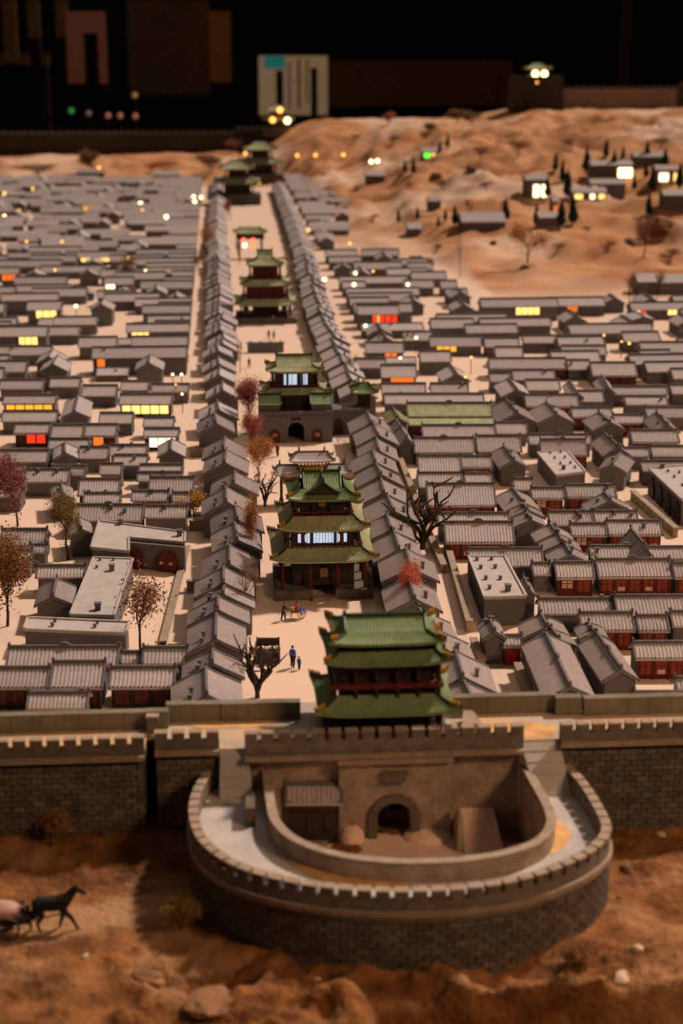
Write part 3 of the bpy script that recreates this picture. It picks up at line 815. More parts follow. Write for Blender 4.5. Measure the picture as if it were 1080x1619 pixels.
HX(969, 1018, 655, 667, 'small grey hall with a dull red front, right one of three stepping down', G, 'red')
HX(1020, 1095, 643, 657, 'grey roof at the right edge level with the three red fronted halls', G)
HX(995, 1072, 680, 697, 'grey roof above the pale court near the right edge', G, 'dark')
HX(985, 1025, 707, 718, 'small ribbed roof right of the lone gabled house', G)
HX(1026, 1095, 704, 718, 'ribbed roof at the right edge behind the arched flat house', G)
HX(1010, 1095, 728, 742, 'ribbed grey roof just above the arched flat house', G)
for a in ((( 813, 728), (796, 706), 786, 833, 'grey gabled house standing end on right of the chimney twins'),
          ((968, 734), (981, 716), 946, 991, 'lone gabled house with dark red bargeboards left of a pale lane'),
          ((973, 803), (953, 778), 928, 1003, 'gabled wing set crosswise in front of the red windowed house'),
          ((1045, 861), (1023, 836), 998, 1075, 'gabled wing set crosswise near the right edge'),
          ((829, 795), (810, 772), 798, 855, 'gabled wing right of the red lattice halls, farthest of three'),
          ((834, 806), (822, 788), 802, 858, 'gabled wing right of the red lattice halls, middle of three'),
          ((840, 822), (831, 805), 812, 862, 'gabled wing right of the red lattice halls, nearest of three'),
          ((880, 842), (869, 828), 845, 905, 'gabled wing left of the double red houses, farthest of three'),
          ((890, 858), (882, 840), 855, 918, 'gabled wing left of the double red houses, middle of three'),
          ((905, 880), (894, 861), 868, 932, 'gabled wing left of the double red houses, nearest of three'),
          ((850, 936), (836, 908), 824, 872, 'small plain hipped house tucked right of the tall flat roof'),
          ((866, 990), (855, 970), 832, 905, 'ribbed gabled wing right of the red gate, farther one'),
          ((884, 1010), (866, 986), 842, 905, 'ribbed gabled wing right of the red gate, nearer one'),
          ((940, 1000), (931, 984), 917, 958, 'little gabled house behind the right hand brick gable'),
          ((649, 692), (631, 663), 607, 668, 'tall grey gabled house left of the green roofed temple'),
          ((818, 652), (800, 632), 772, 842, 'grey gabled house right of the green roofed temple'),
          ((880, 655), (863, 636), 835, 897, 'grey gabled house between the red fronted halls'),
          ((965, 668), (946, 652), 930, 980, 'grey gabled wing beside the three stepping halls'),
          ((985, 706), (963, 686), 938, 997, 'grey gabled wing above the farther flat roof, right side'),
          ((1050, 672), (1032, 652), 1015, 1064, 'grey gabled house close to the right edge, upper part')):
    HY(a[0], a[1], a[2], a[3], a[4], G, chim=1)
HY((902, 1086), (863, 1002), 865, 942, 'large gabled house right of the red gate, just inside the town wall', G, h=.060)
HY((991, 1062), (950, 1003), 955, 1026, 'large gabled house with a cobbled end wall, just inside the town wall', G, h=.062)
HY((792, 998), (781, 974), 762, 814, 'small gabled house with two chimneys beside the red gate', G, h=.048, chim=2)
HX(642, 778, 637, 655, 'green glazed temple roof with a lower eave in the right quarter', G, None, 0, h=.066, roofm='greendull', name='temple_hall', cat='temple')
tp = ALL[-1]; mb = MB(); a_, b_ = tp.L / 2 + .002, -tp.W / 2
mb.add([(-a_, b_ + .002, .060), (a_, b_ + .002, .060), (a_, b_ - .036, .044), (-a_, b_ - .036, .044), (-a_, b_ + .002, .055), (a_, b_ + .002, .055), (a_, b_ - .036, .040), (-a_, b_ - .036, .040)], [(3, 2, 1, 0), (4, 5, 6, 7), (2, 3, 7, 6), (0, 1, 5, 4), (1, 2, 6, 5), (3, 0, 4, 7)])
put('lower_eave', mb, M['greendull'], tp.t); put('porch_wall', MB().box((0, b_ - .012, .022), (tp.L - .01, .024, .044)), M['red'], tp.t)
HY((632, 668), (620, 645), 606, 645, 'small green roofed side hall left of the green temple', G, h=.06, roofm='greendull')
f1, c1 = FL([(741, 880), (798, 880), (832, 943), (766, 945)], .056, 'tall flat roofed grey house with eight small chimneys', 'flat roofed houses', [(754, 886, 1), (777, 885, 1), (760, 899, 1), (783, 898, 1), (768, 916, 1), (791, 916, 1), (774, 931, 1), (803, 934, 1.7)])
f2, c2 = FL([(850, 716), (896, 712), (926, 746), (880, 752)], .046, 'farther flat roofed grey house with many small chimneys', 'flat roofed houses', [(870, 717, .8), (886, 716, .8), (877, 725, .8), (893, 724, .8), (886, 734, .8), (902, 733, .8), (909, 740, .8), (891, 742, 1.4)])
f3, c3 = FL([(1026, 741), (1120, 733), (1160, 785), (1078, 790)], .062, 'flat roofed grey house with arched dark doorways at the right edge', 'flat roofed houses', [(1047, 740, 1.5), (1056, 746, .8), (1074, 748, .8), (1066, 755, .8), (1079, 768, .8)])
A, B = at(1026, 741, .062), at(1078, 790, .062); dx, dy = B[0] - A[0], B[1] - A[1]; D = math.hypot(dx, dy); an = math.atan2(dy, dx)
for i in range(4):
    u = (i + .5) / 4; o = put('arched_door', MB().slab(arch(D * .085, .046, 8), -.0025, .0025), M['darkwood'], f3, (A[0] + dx * u - c3[0] - .0006, A[1] + dy * u - c3[1] - .0006, .002), an)
# ---- left quarter near the wall
G = GL
HX(-14, 79, 1055, 1083, 'dark fronted hall at the left edge behind the rear parapet', G, 'dark')
HX(81, 170, 1046, 1083, 'dark fronted hall with end finials, middle of three by the wall', G, 'dark')
HX(172, 281, 1054, 1083, 'dark fronted hall, right one of three by the wall', G, 'dark')
HX(10, 193, 1021, 1050, 'long ribbed grey hall with a humped ridge below the flat roof', G)
HX(44, 142, 1093, 1115, 'small ribbed roof with a tall chimney just behind the left parapet', G, None, 1, h=.034)
HX(194, 223, 1031, 1046, 'tiny grey roof between the long hall and the ribbed shed', G, h=.036)
HX(227, 302, 1024, 1045, 'ribbed grey shed below the red leaved tree', G)
HX(3, 75, 836, 860, 'grey hall at the left edge above the orange tree', G, 'dark')
HX(-40, 53, 868, 883, 'low grey roof at the left edge beside a little gate', G)
HX(56, 139, 893, 909, 'dark walled house with a sunken roof left of the long flat roof', G)
HX(115, 228, 797, 820, 'grey row house with four chimneys behind the arched flat house', G, None, 4)
HX(229, 297, 798, 815, 'grey row house right of the four chimney house', G, None, 2)
HX(124, 193, 757, 780, 'grey house with a plain roof, upper of a pair above the four chimneys', G)
HX(133, 192, 779, 791, 'grey house with two end chimneys, lower of a pair', G, None, 2)
HX(237, 308, 755, 777, 'broad grey roof beside the sandy lane, yellow bush below it', G)
HX(207, 269, 775, 788, 'grey house with one chimney below the broad roof by the lane', G, None, 1)
HX(270, 306, 779, 790, 'low grey shed right of the one chimney house', G)
HX(-30, 38, 762, 782, 'grey house at the left edge behind the purple tree', G)
HX(40, 112, 742, 758, 'grey house with two chimneys above the purple tree', G, None, 2)
HX(45, 78, 861, 869, 'little gate roof on posts at the left', G, h=.045)
HY((84, 944), (90, 915), 53, 109, 'small dark gabled house beside the long flat roof', G)
HY((129, 838), (124, 818), 110, 148, 'small pale gabled house left of the arched flat house', G)
HY((100, 783), (97, 764), 78, 110, 'small gabled house with one chimney above the green tree', G, chim=1)
f4, c4 = FL([(44, 977), (204, 984), (199, 1002), (38, 995)], .046, 'wide flat roofed grey house with four small chimneys at the left', 'flat roofed houses', [(87, 983, .9), (83, 990, .9), (154, 986, .9), (150, 992, .9)])
f5, c5 = FL([(148, 882), (210, 884), (180, 974), (111, 972)], .050, 'long flat roofed grey house running back beside the red leaved tree', 'flat roofed houses', [(158, 886, .8), (179, 886, .8), (153, 898, .8), (177, 902, 1.7), (155, 964, 1.8)])
f6, c6 = FL([(157, 824), (293, 842), (292, 858), (204, 850), (204, 872), (144, 866)], .060, 'flat roofed grey house with two red arched doors', 'flat roofed houses', [(191, 829, 1.6), (284, 847, 1.8)])
A, B = at(204, 852, .060), at(291, 860, .060); dx, dy = B[0] - A[0], B[1] - A[1]; an = math.atan2(dy, dx)
put('vaulted_front', MB().box((0, .004, .029), (math.hypot(dx, dy), .008, .052)), M['brickhouse'], f6, ((A[0] + B[0]) / 2 - c6[0], (A[1] + B[1]) / 2 - c6[1] - .008, 0), an)
for u, w in ((.13, .0125), (.68, .023)):
    o = put('arched_door', MB().slab(arch(w, .040, 10), -.003, .003), M['red'], f6, (A[0] + dx * u - c6[0], A[1] + dy * u - c6[1] - .0135, .004), an)
    for k in (-.45, .45): put('window_paper', MB().box((w * k, -.0035, .016), (w * .35, .001, .006)), M['paper'], o)
# ---- left quarter, middle distance
L1 = [(7, 90, 623, 637, 'hall with a long glowing orange front at the left edge', 'dark', (10, 87, 'wg')),
      (190, 273, 622, 638, 'hall with a long glowing yellow front left of the lane', 'dark', (193, 271, 'wy')),
      (23, 82, 669, 683, 'grey hall with a red lit window', 'dark', (42, 76, 'wr')), (228, 284, 676, 689, 'grey hall with a bright white lit front beside the lane', 'dark', (236, 282, 'ww')),
      (135, 187, 671, 687, 'grey hall with one orange lit doorway', 'dark', (147, 165, 'wo')),
      (5, 92, 649, 663, 'grey roof just below the long orange front', None, None), (157, 213, 652, 666, 'grey roof below the long yellow front', None, None),
      (83, 134, 671, 688, 'plain grey roof between two red lit halls', None, None), (77, 143, 693, 706, 'grey roof below the red lit hall', None, None),
      (227, 277, 659, 671, 'dark small roof above the white lit front', None, None), (175, 233, 703, 716, 'grey roof with a chimney above the lane turning', None, None),
      (125, 174, 705, 722, 'grey roof with one chimney left of a gable', None, None), (0, 78, 711, 727, 'grey roof with two chimneys at the left edge', None, None),
      (180, 235, 719, 732, 'grey roof above a row of two sheds', None, None), (220, 290, 733, 745, 'grey roof closest to the lane, upper shed', None, None),
      (217, 287, 747, 757, 'grey roof closest to the lane, lower shed', None, None), (80, 136, 737, 751, 'grey roof with three chimneys below a gable', None, None),
      (158, 195, 732, 746, 'small grey roof right of the three chimneys', None, None), (-20, 40, 735, 748, 'grey roof with small chimneys at the far left edge', None, None)]
for (xl, xr, yr, ye, lab, fr, lt) in L1:
    H = HX(xl, xr, yr, ye, lab, G, fr, 0 if fr else R.choice((0, 1, 2)), near=1)
    if lt: lit(H, lt[0], lt[1], lt[2], .60, .60)
HY((118, 650), (124, 625), 98, 142, 'grey gabled wing between the orange and the yellow front', G, near=1)
HY((103, 716), (103, 700), 84, 124, 'grey gabled house facing front in the left quarter', G, near=1)
HY((270, 712), (272, 694), 247, 292, 'grey gabled house beside the lane below the white lit front', G, near=1)

# ---- right quarter, middle distance
for (xl, xr, yr, ye, lab, fr) in ((600, 660, 577, 594, 'grey roof left of the ochre lit court, upper', None), (601, 675, 606, 620, 'grey roof two rows above the green temple, left piece', None), (678, 742, 606, 620, 'grey roof two rows above the green temple, right piece', None),
    (607, 765, 622, 635, 'long grey roof with finials just above the green temple', None), (773, 806, 588, 601, 'small grey roof right of the ochre lit court', None), (809, 877, 584, 598, 'grey roof with a plain ridge, upper of a pair mid right', None), (829, 886, 600, 614, 'grey roof with a plain ridge, lower of a pair mid right', None),
    (772, 895, 565, 581, 'very long grey roof bordering the ochre lit court', 'dark'), (896, 932, 568, 582, 'short grey roof joined to the very long one', None), (933, 1004, 572, 592, 'large grey roof with dark front right of the very long one', 'dark'), (967, 1055, 610, 621, 'grey roof above the stepping halls, upper', None), (985, 1056, 625, 637, 'grey roof above the stepping halls, lower', None), (1057, 1100, 607, 620, 'grey roof at the right edge above the stepping halls', None),
    (911, 955, 617, 632, 'small grey roof left of the stepping halls', None), (678, 762, 531, 545, 'grey roof behind the ochre lit court, left', None), (764, 822, 533, 546, 'grey roof behind the ochre lit court, middle', None), (824, 940, 529, 540, 'long grey roof behind the ochre lit court, right', None), (885, 960, 546, 558, 'grey roof below the long one, far right quarter', None), (782, 826, 548, 562, 'small grey roof above the very long one', None),
    (1010, 1100, 540, 556, 'grey roof at the right edge with a dark front', 'dark'), (560, 610, 566, 580, 'grey roof just right of the street row, upper lane', None), (575, 640, 540, 555, 'grey roof beside the right lane, farther one', None)):
    HX(xl, xr, yr, ye, lab, GR, fr, R.choice((0, 1)), near=1)
for a in (((818, 616), (804, 598), 788, 834, 'grey gabled wing below the very long roof'), ((905, 620), (893, 602), 888, 925, 'grey gabled wing beside the lower of the pair'), ((963, 612), (952, 594), 942, 985, 'grey gabled wing below the large dark fronted roof')):
    HY(a[0], a[1], a[2], a[3], a[4], GR, near=1)
for (xl, xr, yr, ye, lab, fr) in ((80, 128, 596, 609, 'grey roof above the long orange front, right of it', None), (0, 72, 600, 612, 'grey roof directly above the long orange front', None), (130, 187, 609, 623, 'grey roof between the orange and the yellow front', None), (192, 236, 602, 614, 'grey roof directly above the long yellow front', None), (240, 300, 606, 617, 'grey roof above the yellow front next to the lane', None)):
    HX(xl, xr, yr, ye, lab, GL, fr, R.choice((0, 1)), near=1)

# ------------------------------------------------------------------ towers and halls
def eave_roof(parent, ihx, ihy, ohx, ohy, zin, zout, lift=.010, nrib=26, m='green', orn='greenridge', c=(0, 0), tip=True, rib=.0009):
    """a hipped skirt roof: concave slopes, lifted corners, tile ribs, four hip ridges"""
    mb = MB(); th = .0035
    def pt(side, s, t):
        k = abs(s) ** 5 * t * t
        z = zout + (zin - zout) * (1 - t) ** 1.45 + lift * k
        a = ihx + (ohx - ihx) * t + k * .006; b = ihy + (ohy - ihy) * t + k * .006
        return {0: (s * a, -b), 1: (a, s * b), 2: (-s * a, b), 3: (-a, -s * b)}[side] + (z,)
    for side in range(4):
        n = max(6, int(nrib * ((ohx if side % 2 == 0 else ohy) / ohx))); us = []
        for i in range(n):
            for (a, r) in ((0, 0), (.45, 0), (.55, 1), (.92, 1)): us.append((-1 + 2 * (i + a) / n, r))
        us.append((1, 0)); k = len(us); ts = (0, .3, .62, 1.0)
        vs = []
        for t in ts:
            for (u, r) in us:
                p = pt(side, u, t); vs.append((p[0] + c[0], p[1] + c[1], p[2] + r * rib))
        mb.add(vs, [(j * k + i, (j + 1) * k + i, (j + 1) * k + i + 1, j * k + i + 1) for j in range(3) for i in range(k - 1)])
        vs = [(p[0] + c[0], p[1] + c[1], p[2] - (th if j else 0)) for j in (0, 1) for (u, r) in us for p in [pt(side, u, 1.0)]]
        mb.add(vs, [(i, i + k, i + k + 1, i + 1) for i in range(k - 1)])
        vs = [(p[0] + c[0], p[1] + c[1], p[2] - th) for t in ts for (u, r) in us for p in [pt(side, u, t)]]
        mb.add(vs, [(j * k + i, j * k + i + 1, (j + 1) * k + i + 1, (j + 1) * k + i) for j in range(3) for i in range(k - 1)])
    rf = put('eave_roof', mb, M[m], parent)
    tips = MB()
    for side in range(4):
        hr = MB()
        ps = [Vector(pt(side, 1, t)) + Vector((c[0], c[1], .0018)) for t in (0, .25, .5, .75, .92, 1.0)]
        ps[-1].z += .004
        hr.tube(ps, [.0022] * 5 + [.0012], 5)
        for t in (.62, .74, .86):
            p = pt(side, 1, t); tips.box((p[0] + c[0], p[1] + c[1], p[2] + .0048), (.0048, .0048, .0066), top=.6)
        put('hip_ridge', hr, M[orn], rf)
    if tip: put('ridge_figures', tips, M['gold'], rf, stuff=True)
    return rf
def gable_top(parent, hx, hy, z, zr, nrib=20, m='green', c=(0, 0), along='x', flare=True, orn='greenridge', endm='darkwood'):
    mb = MB(); prof = [(0, zr - z), (.35, (zr - z) * .56), (.7, (zr - z) * .2), (1.0, 0)]
    us = []
    for i in range(nrib):
        for (a, r) in ((0, 0), (.45, 0), (.55, 1), (.92, 1)): us.append((-hx + 2 * hx * (i + a) / nrib, r))
    us.append((hx, 0)); k = len(us)
    T = (lambda x, y, w: (x + c[0], y + c[1], w + z)) if along == 'x' else (lambda x, y, w: (y + c[0], -x + c[1], w + z))
    for s in (-1, 1):
        vs = [T(u, s * p * hy, w + r * .0009) for (p, w) in prof for (u, r) in us]; fs = []
        for j in range(3):
            for i in range(k - 1):
                f = (j * k + i, j * k + k + i, j * k + k + i + 1, j * k + i + 1); fs.append(f if s < 0 else f[::-1])
        mb.add(vs, fs)
    rf = put('gable_roof', mb, M[m], parent)
    for x in (-hx + .004, hx - .004):
        e = MB(); e.add([T(x, s * p * hy, w - .001) for s, seq in ((-1, prof[::-1]), (1, prof[1:])) for (p, w) in seq], [tuple(range(7))])
        put('gable_board', e, M[endm], rf)
    r = MB(); r.tube([T(-hx, 0, zr - z + .002), T(hx, 0, zr - z + .002)], .0030, 6)
    for x in (-hx, hx):
        for s in (-1, 1): r.tube([T(x, s * p * hy, w + .0015) for (p, w) in prof], .0020, 5)
        r.tube([T(x, 0, zr - z + .002), T(x * .995, 0, zr - z + .0075), T(x * .94, 0, zr - z + .0105)], [.0026, .0024, .0012], 5)
    put('main_ridge', r, M[orn], rf)
    return rf
def storey(parent, hx, hy, z0, z1, cols=4, core='darkwood', colm='darkwood', inset=.012, band=True, rail=False, c=(0, 0)):
    put('core', MB().box((c[0], c[1], (z0 + z1) / 2), (2 * (hx - inset), 2 * (hy - inset), z1 - z0)), M[core], parent)
    cm = cached(('col', round(z1 - z0, 4), colm), lambda: MB().tube([(0, 0, 0), (0, 0, z1 - z0)], .0030, 7).mesh('column', M[colm]))
    for i in range(cols):
        f = -1 + 2 * i / (cols - 1)
        for s in (-1, 1): obj('column', cm, parent, (c[0] + f * hx, c[1] + s * hy, z0))
        if 0 < i < cols - 1:
            for s in (-1, 1): obj('column', cm, parent, (c[0] + s * hx, c[1] + f * hy, z0))
    if band:
        b = MB(); zz = z1 - .004
        for s in (-1, 1):
            b.box((c[0], c[1] + s * hy, zz), (2 * hx + .004, .004, .005)); b.box((c[0] + s * hx, c[1], zz), (.004, 2 * hy + .004, .005))
            n = int(2 * hx / .0075)
            for i in range(n + 1):
                b.box((c[0] - hx + 2 * hx * i / n, c[1] + s * (hy + .004), zz + .002), (.0036, .008, .0060))
            n = int(2 * hy / .0075)
            for i in range(n + 1): b.box((c[0] + s * (hx + .004), c[1] - hy + 2 * hy * i / n, zz + .002), (.008, .0036, .0060))
        put('bracket_band', b, M['bracket'], parent, stuff=True)
    if rail:
        b = MB()
        for s in (-1, 1):
            for z in (.004, .011): b.box((c[0], c[1] + s * (hy + .006), z0 + z), (2 * hx + .014, .0016, .0018)); b.box((c[0] + s * (hx + .006), c[1], z0 + z), (.0016, 2 * hy + .014, .0018))
            n = 12
            for i in range(n + 1): b.box((c[0] - hx - .006 + (2 * hx + .012) * i / n, c[1] + s * (hy + .006), z0 + .0065), (.0014, .0014, .013))
        put('railing', b, M['red'], parent, stuff=True)

TW = 'green roofed towers along the main street'
# gate tower on the town wall
xg = X(607, .17, 1.99)
t1 = thing('gate_tower', 'three tiered green roofed gate tower standing on the town wall above the arch', 'tower', (xg, 1.992, 0))
put('base', MB().box((0, .004, ZW + .003), (.168, .112, .006)), M['stone'], t1)
storey(t1, .072, .043, ZW + .006, .172, 6)
eave_roof(t1, .067, .040, .0925, .064, .190, .1715, .009, 30)
storey(t1, .0695, .041, .186, .240, 6, 'darkwood', 'darkwood', .006)
put('balcony', MB().box((0, 0, .2045), (.151, .094, .006)), M['red'], t1, label='dull red balcony band')
eave_roof(t1, .064, .036, .0790, .0540, .252, .2385, .008, 26)
storey(t1, .064, .035, .248, .267, 6)
eave_roof(t1, .054, .030, .0715, .0500, .2755, .2655, .007, 24)
gable_top(t1, .0540, .031, .2735, .2875, 24)
# market tower in the street
xm = .173; ym = 2.985
t2 = thing('market_tower', 'square three tiered green pavilion with a lit window standing in the street', 'tower', (xm, ym, 0))
for s in (-1, 1): put('plinth', MB().box((s * .0585, 0, .010), (.073, .180, .020)), M['stone'], t2, label=None)
put('step', MB().box((.0, -.088, .003), (.046, .02, .006)), M['ledge'], t2)
storey(t2, .080, .078, .020, .078, 4, 'darkwood', 'red', .020)
put('hanging_board', MB().box((0, -.078, .052), (.014, .003, .018)), M['bracket'], t2)
eave_roof(t2, .070, .068, .1000, .0960, .1025, .0795, .011, 30, 'greendull')
storey(t2, .068, .066, .098, .136, 4, 'darkwood', 'darkwood', .008, rail=True)
fr = put('window_frame', MB().box((0, 0, 0), (.084, .003, .026)), M['red'], t2, (-.002, -.0595, .117))
oct_ = [(-.034, -.006), (-.029, -.0105), (.029, -.0105), (.034, -.006), (.034, .006), (.029, .0105), (-.029, .0105), (-.034, .006)]
put('lit_screen', MB().slab(oct_, -.0028, -.0012), M['screen'], fr, label='pale blue lit window')
for s in (-1, 1): put('lit_screen', MB().box((s * .0385 + s * .006, -.002, 0), (.006, .0014, .017)), M['screen'], fr)
lt_ = MB()
for i in range(11): lt_.box((-.030 + i * .006, -.0032, 0), (.0007, .0008, .020))
put('lattice', lt_, M['darkwood'], fr)
eave_roof(t2, .058, .056, .0840, .0800, .160, .1375, .010, 26, 'greendull')
storey(t2, .052, .050, .156, .194, 4, 'darkwood', 'darkwood', .010, rail=True)
put('sign_board', MB().box((-.002, -.0535, .184), (.014, .003, .011)).box((-.002, -.0555, .184), (.010, .001, .0075)), [M['bracket']], t2)
eave_roof(t2, .044, .042, .0660, .0640, .2100, .1930, .009, 22)
gable_top(t2, .036, .040, .2090, .2335, 16)
gable_top(t2, .032, .034, .2050, .2270, 12, c=(0, -.030), along='y')
put('roof_finial', MB().tube([(0, 0, .234), (0, 0, .241), (0, 0, .248)], [.004, .003, .001], 7), M['gold'], t2)
# gatehouse with a brick base
x3 = .176; y3 = 4.30
t3 = thing('street_gatehouse', 'grey brick gatehouse with an arch and a green roofed hall across the street', 'gatehouse', (x3, y3, 0))
H3 = .077
mb = holed(-.100, .100, 0, H3, 0, .0225, .056, -.08, .08)
put('brick_base', mb, M['brickhouse'], t3)
put('passage_back', MB().box((0, .07, .028), (.05, .004, .056)), M['darkwood'], t3)
put('parapet', MB().box((0, -.0785, H3 + .004), (.204, .006, .012)).box((0, -.082, H3 - .004), (.206, .006, .003)), M['brickhouse'], t3)
for s in (-1, 1):
    a_ = put('arched_window', MB().slab(arch(.0135, .034, 8), -.0025, .0025), M['red'], t3, (s * .058, -.0815, .003))
    put('window_paper', MB().box((-.0035, -.003, .019), (.004, .001, .010)).box((.0035, -.003, .019), (.004, .001, .010)), M['paper'], a_)
    put('side_pavilion', MB().box((s * .070, -.045, H3 + .014), (.054, .044, .032)), M['brickhouse'], t3)
    gable_top(t3, .030, .034, H3 + .028, H3 + .050, 12, 'green', c=(s * .070, -.045), along='x')
put('plaque', MB().box((0, -.0815, .066), (.026, .003, .007)), M['darkwood'], t3)
storey(t3, .072, .050, H3, .132, 4, 'darkwood', 'red', .006, c=(0, .02))
eave_roof(t3, .068, .046, .090, .062, .142, .128, .008, 24, 'greendull', c=(0, .02))
storey(t3, .060, .040, .138, .186, 4, 'darkwood', 'darkwood', .006, c=(0, .02), rail=True)
for xx, w in ((-.012, .036), (.026, .018)):
    f_ = put('window_frame', MB().box((0, 0, 0), (w + .003, .002, .034)), M['darkwood'], t3, (xx, -.0152, .163))
    put('lit_screen', MB().box((0, -.0015, 0), (w, .001, .030)), M['screen'], f_)
    put('mullion', MB().box((w * .12, -.0025, 0), (.0016, .001, .030)).box((-w * .3, -.0025, 0), (.0012, .001, .030)), M['darkwood'], f_)
eave_roof(t3, .050, .032, .075, .054, .200, .188, .008, 24, 'greendull', c=(0, .02))
gable_top(t3, .050, .034, .198, .224, 24, 'greendull', c=(0, .02))
# wing to the right of it, with an arched door and a small pavilion
p = at(552, 690, 0); t3b = thing('gatehouse_wing', 'lower grey brick wing with a dark arched door right of the street gatehouse', 'gatehouse', (p[0] + .002, p[1] + .06, 0))
put('brick_wall', MB().box((0, 0, .036), (.092, .08, .072)), M['brickhouse'], t3b)
put('arched_door', MB().slab(arch(.011, .044, 8), -.0025, .0025), M['darkwood'], t3b, (-.030, -.041, .002))
eave_roof(t3b, .012, .012, .034, .034, .135, .112, .007, 12, 'green', c=(.045, .02)); put('post_core', MB().box((.045, .02, .09), (.036, .036, .05)), M['darkwood'], t3b)
put('roof_knob', MB().ball((.045, .02, .139), .006, 7), M['gold'], t3b)
# memorial arch with golden brackets
p = at(490, 792, 0); t4 = thing('memorial_arch', 'grey roofed timber memorial arch with gilded brackets behind the market tower', 'archway', (p[0] + .004, 3.60, 0))
for x in (-.072, -.030, .030, .072):
    put('post', MB().tube([(x, 0, 0), (x, 0, .088 if abs(x) < .05 else .062)], .0034, 7).box((x, 0, .005), (.010, .022, .010)), M['darkwood'], t4)
for x, w, z, b in ((0, .066, .076, .024), (-.052, .042, .052, .016), (.052, .042, .052, .016)):
    put('gilded_beam', MB().box((x, 0, z + .004), (w, .006, b)).box((x, -.004, z + b * .55), (w * 1.05, .004, .004)), M['gold'], t4)
    k = MB()
    for i in range(9): k.box((x - w / 2 + w * i / 8, 0, z + b * .75), (.0030, .030, .0075))
    put('bracket_band', k, M['bracket'], t4)
for x, hx, z in ((0, .048, .106), (-.058, .028, .075), (.058, .028, .075)):
    rf = eave_roof(t4, hx * .78, .004, hx, .026, z + .016, z, .005, 18 if hx > .04 else 10, 'plaster', 'ridge', (x, 0), False)
    r = MB().tube([(x - hx * .8, 0, z + .018), (x + hx * .8, 0, z + .018)], .0028, 6)
    for s in (-1, 1): r.box((x + s * hx * .62, 0, z + .025), (.0050, .0050, .012), top=.6)
    put('main_ridge', r, M['ridge'], t4)
# tower farther up the street
t5 = thing('drum_tower', 'three tiered dull green tower farther up the street behind the gatehouse', 'tower', (.146, 6.38, 0))
put('plinth', MB().box((0, 0, .012), (.24, .22, .024)), M['stone'], t5)
storey(t5, .098, .088, .024, .074, 5, 'darkwood', 'darkwood', .05)
for i in range(4): put('pale_wall_panel', MB().box((-.078 + i * .052, .060, .046), (.024, .003, .034)), M['paper'], t5)
eave_roof(t5, .085, .075, .122, .110, .096, .074, .010, 28, 'greendull')
storey(t5, .086, .076, .094, .150, 4, 'red', 'darkwood', .01, rail=True)
eave_roof(t5, .062, .055, .098, .088, .172, .150, .010, 24, 'greendull')
storey(t5, .060, .052, .168, .226, 4, 'red', 'darkwood', .01, rail=True)
eave_roof(t5, .028, .024, .070, .062, .252, .228, .010, 20, 'greendull')
gable_top(t5, .030, .028, .250, .280, 12, 'greendull')
# small ones at the far end
def small_tower(x, y, s, label, z0=0.0, base=.05, bulbs=()):
    t = thing('far_tower', label, 'tower', (x, y, z0)); t.scale = (s,) * 3
    put('base', MB().box((0, 0, base / 2), (.22, .18, base)), M['stone'], t)
    storey(t, .075, .065, base, base + .05, 4, band=False)
    eave_roof(t, .06, .05, .105, .095, base + .075, base + .052, .010, 14, 'greendull')
    storey(t, .055, .048, base + .072, base + .115, 4, band=False)
    eave_roof(t, .03, .012, .080, .070, base + .150, base + .116, .010, 12, 'greendull')
    put('main_ridge', MB().tube([(-.032, 0, base + .152), (.032, 0, base + .152)], .004, 6), M['greenridge'], t)
    for (bx, bz, k) in bulbs: put('lamp_bulb', MB().ball((bx, -.100, base + bz), .020, 8), M[k], t, smooth=True)
    return t
small_tower(*at(376, 322, 0), 1.55, 'dark two tiered tower at the far end of the street, nearer one')
small_tower(*at(412, 290, 0), 1.75, 'dark two tiered tower at the far end of the street, farther one')
x_, y_, z_ = hit(440, 216); small_tower(x_, y_, 1.5, 'tiny tower with three glowing lamps near the back of the town', z_, .06, ((-.04, .055, 'bulbo'), (.06, .05, 'bulb'), (.01, .12, 'bulbo')))
p = at(396, 408, 0); t6 = thing('street_archway', 'small dark archway with red lamps far up the main street', 'archway', (p[0], p[1], 0))
for s in (-1, 1): put('post', MB().tube([(s * .06, 0, 0), (s * .06, 0, .13)], .006, 7), M['darkwood'], t6)
put('beam', MB().box((0, 0, .115), (.15, .012, .03)), M['darkwood'], t6)
eave_roof(t6, .05, .006, .085, .045, .165, .135, .01, 12, 'greendull', tip=False)
for bx, bz, k in ((-.035, .098, 'bulbr'), (.015, .098, 'bulbr'), (-.03, .07, 'bulb'), (.015, .065, 'bulbr')): put('lamp_bulb', MB().ball((bx, -.02, bz), .011, 8), M[k], t6, smooth=True)
p = at(420, 557, 0); sw = thing('screen_wall', 'low grey screen wall across the street behind the gatehouse', 'wall', (p[0], p[1], 0))
put('wall_slab', MB().box((0, 0, .016), (.13, .014, .032)), M['brickhouse'], sw); put('coping', MB().box((0, 0, .034), (.136, .022, .005)), M['ridge'], sw)
for s in (-.9, -.3, .3, .9): put('coping_knob', MB().box((s * .06, 0, .040), (.006, .006, .008), top=.6), M['ridge'], sw)
# little house inside the gate courtyard
h_ = HX(449, 544, 1241, 1266, 'small ribbed roof house with a dark red front inside the gate courtyard', 'buildings at the gate', 'black', h=.064, name='guard_house')
put('step', MB().box((0, -h_.W / 2 - .010, .004), (h_.L * .5, .012, .006)), M['ledge'], h_.t)

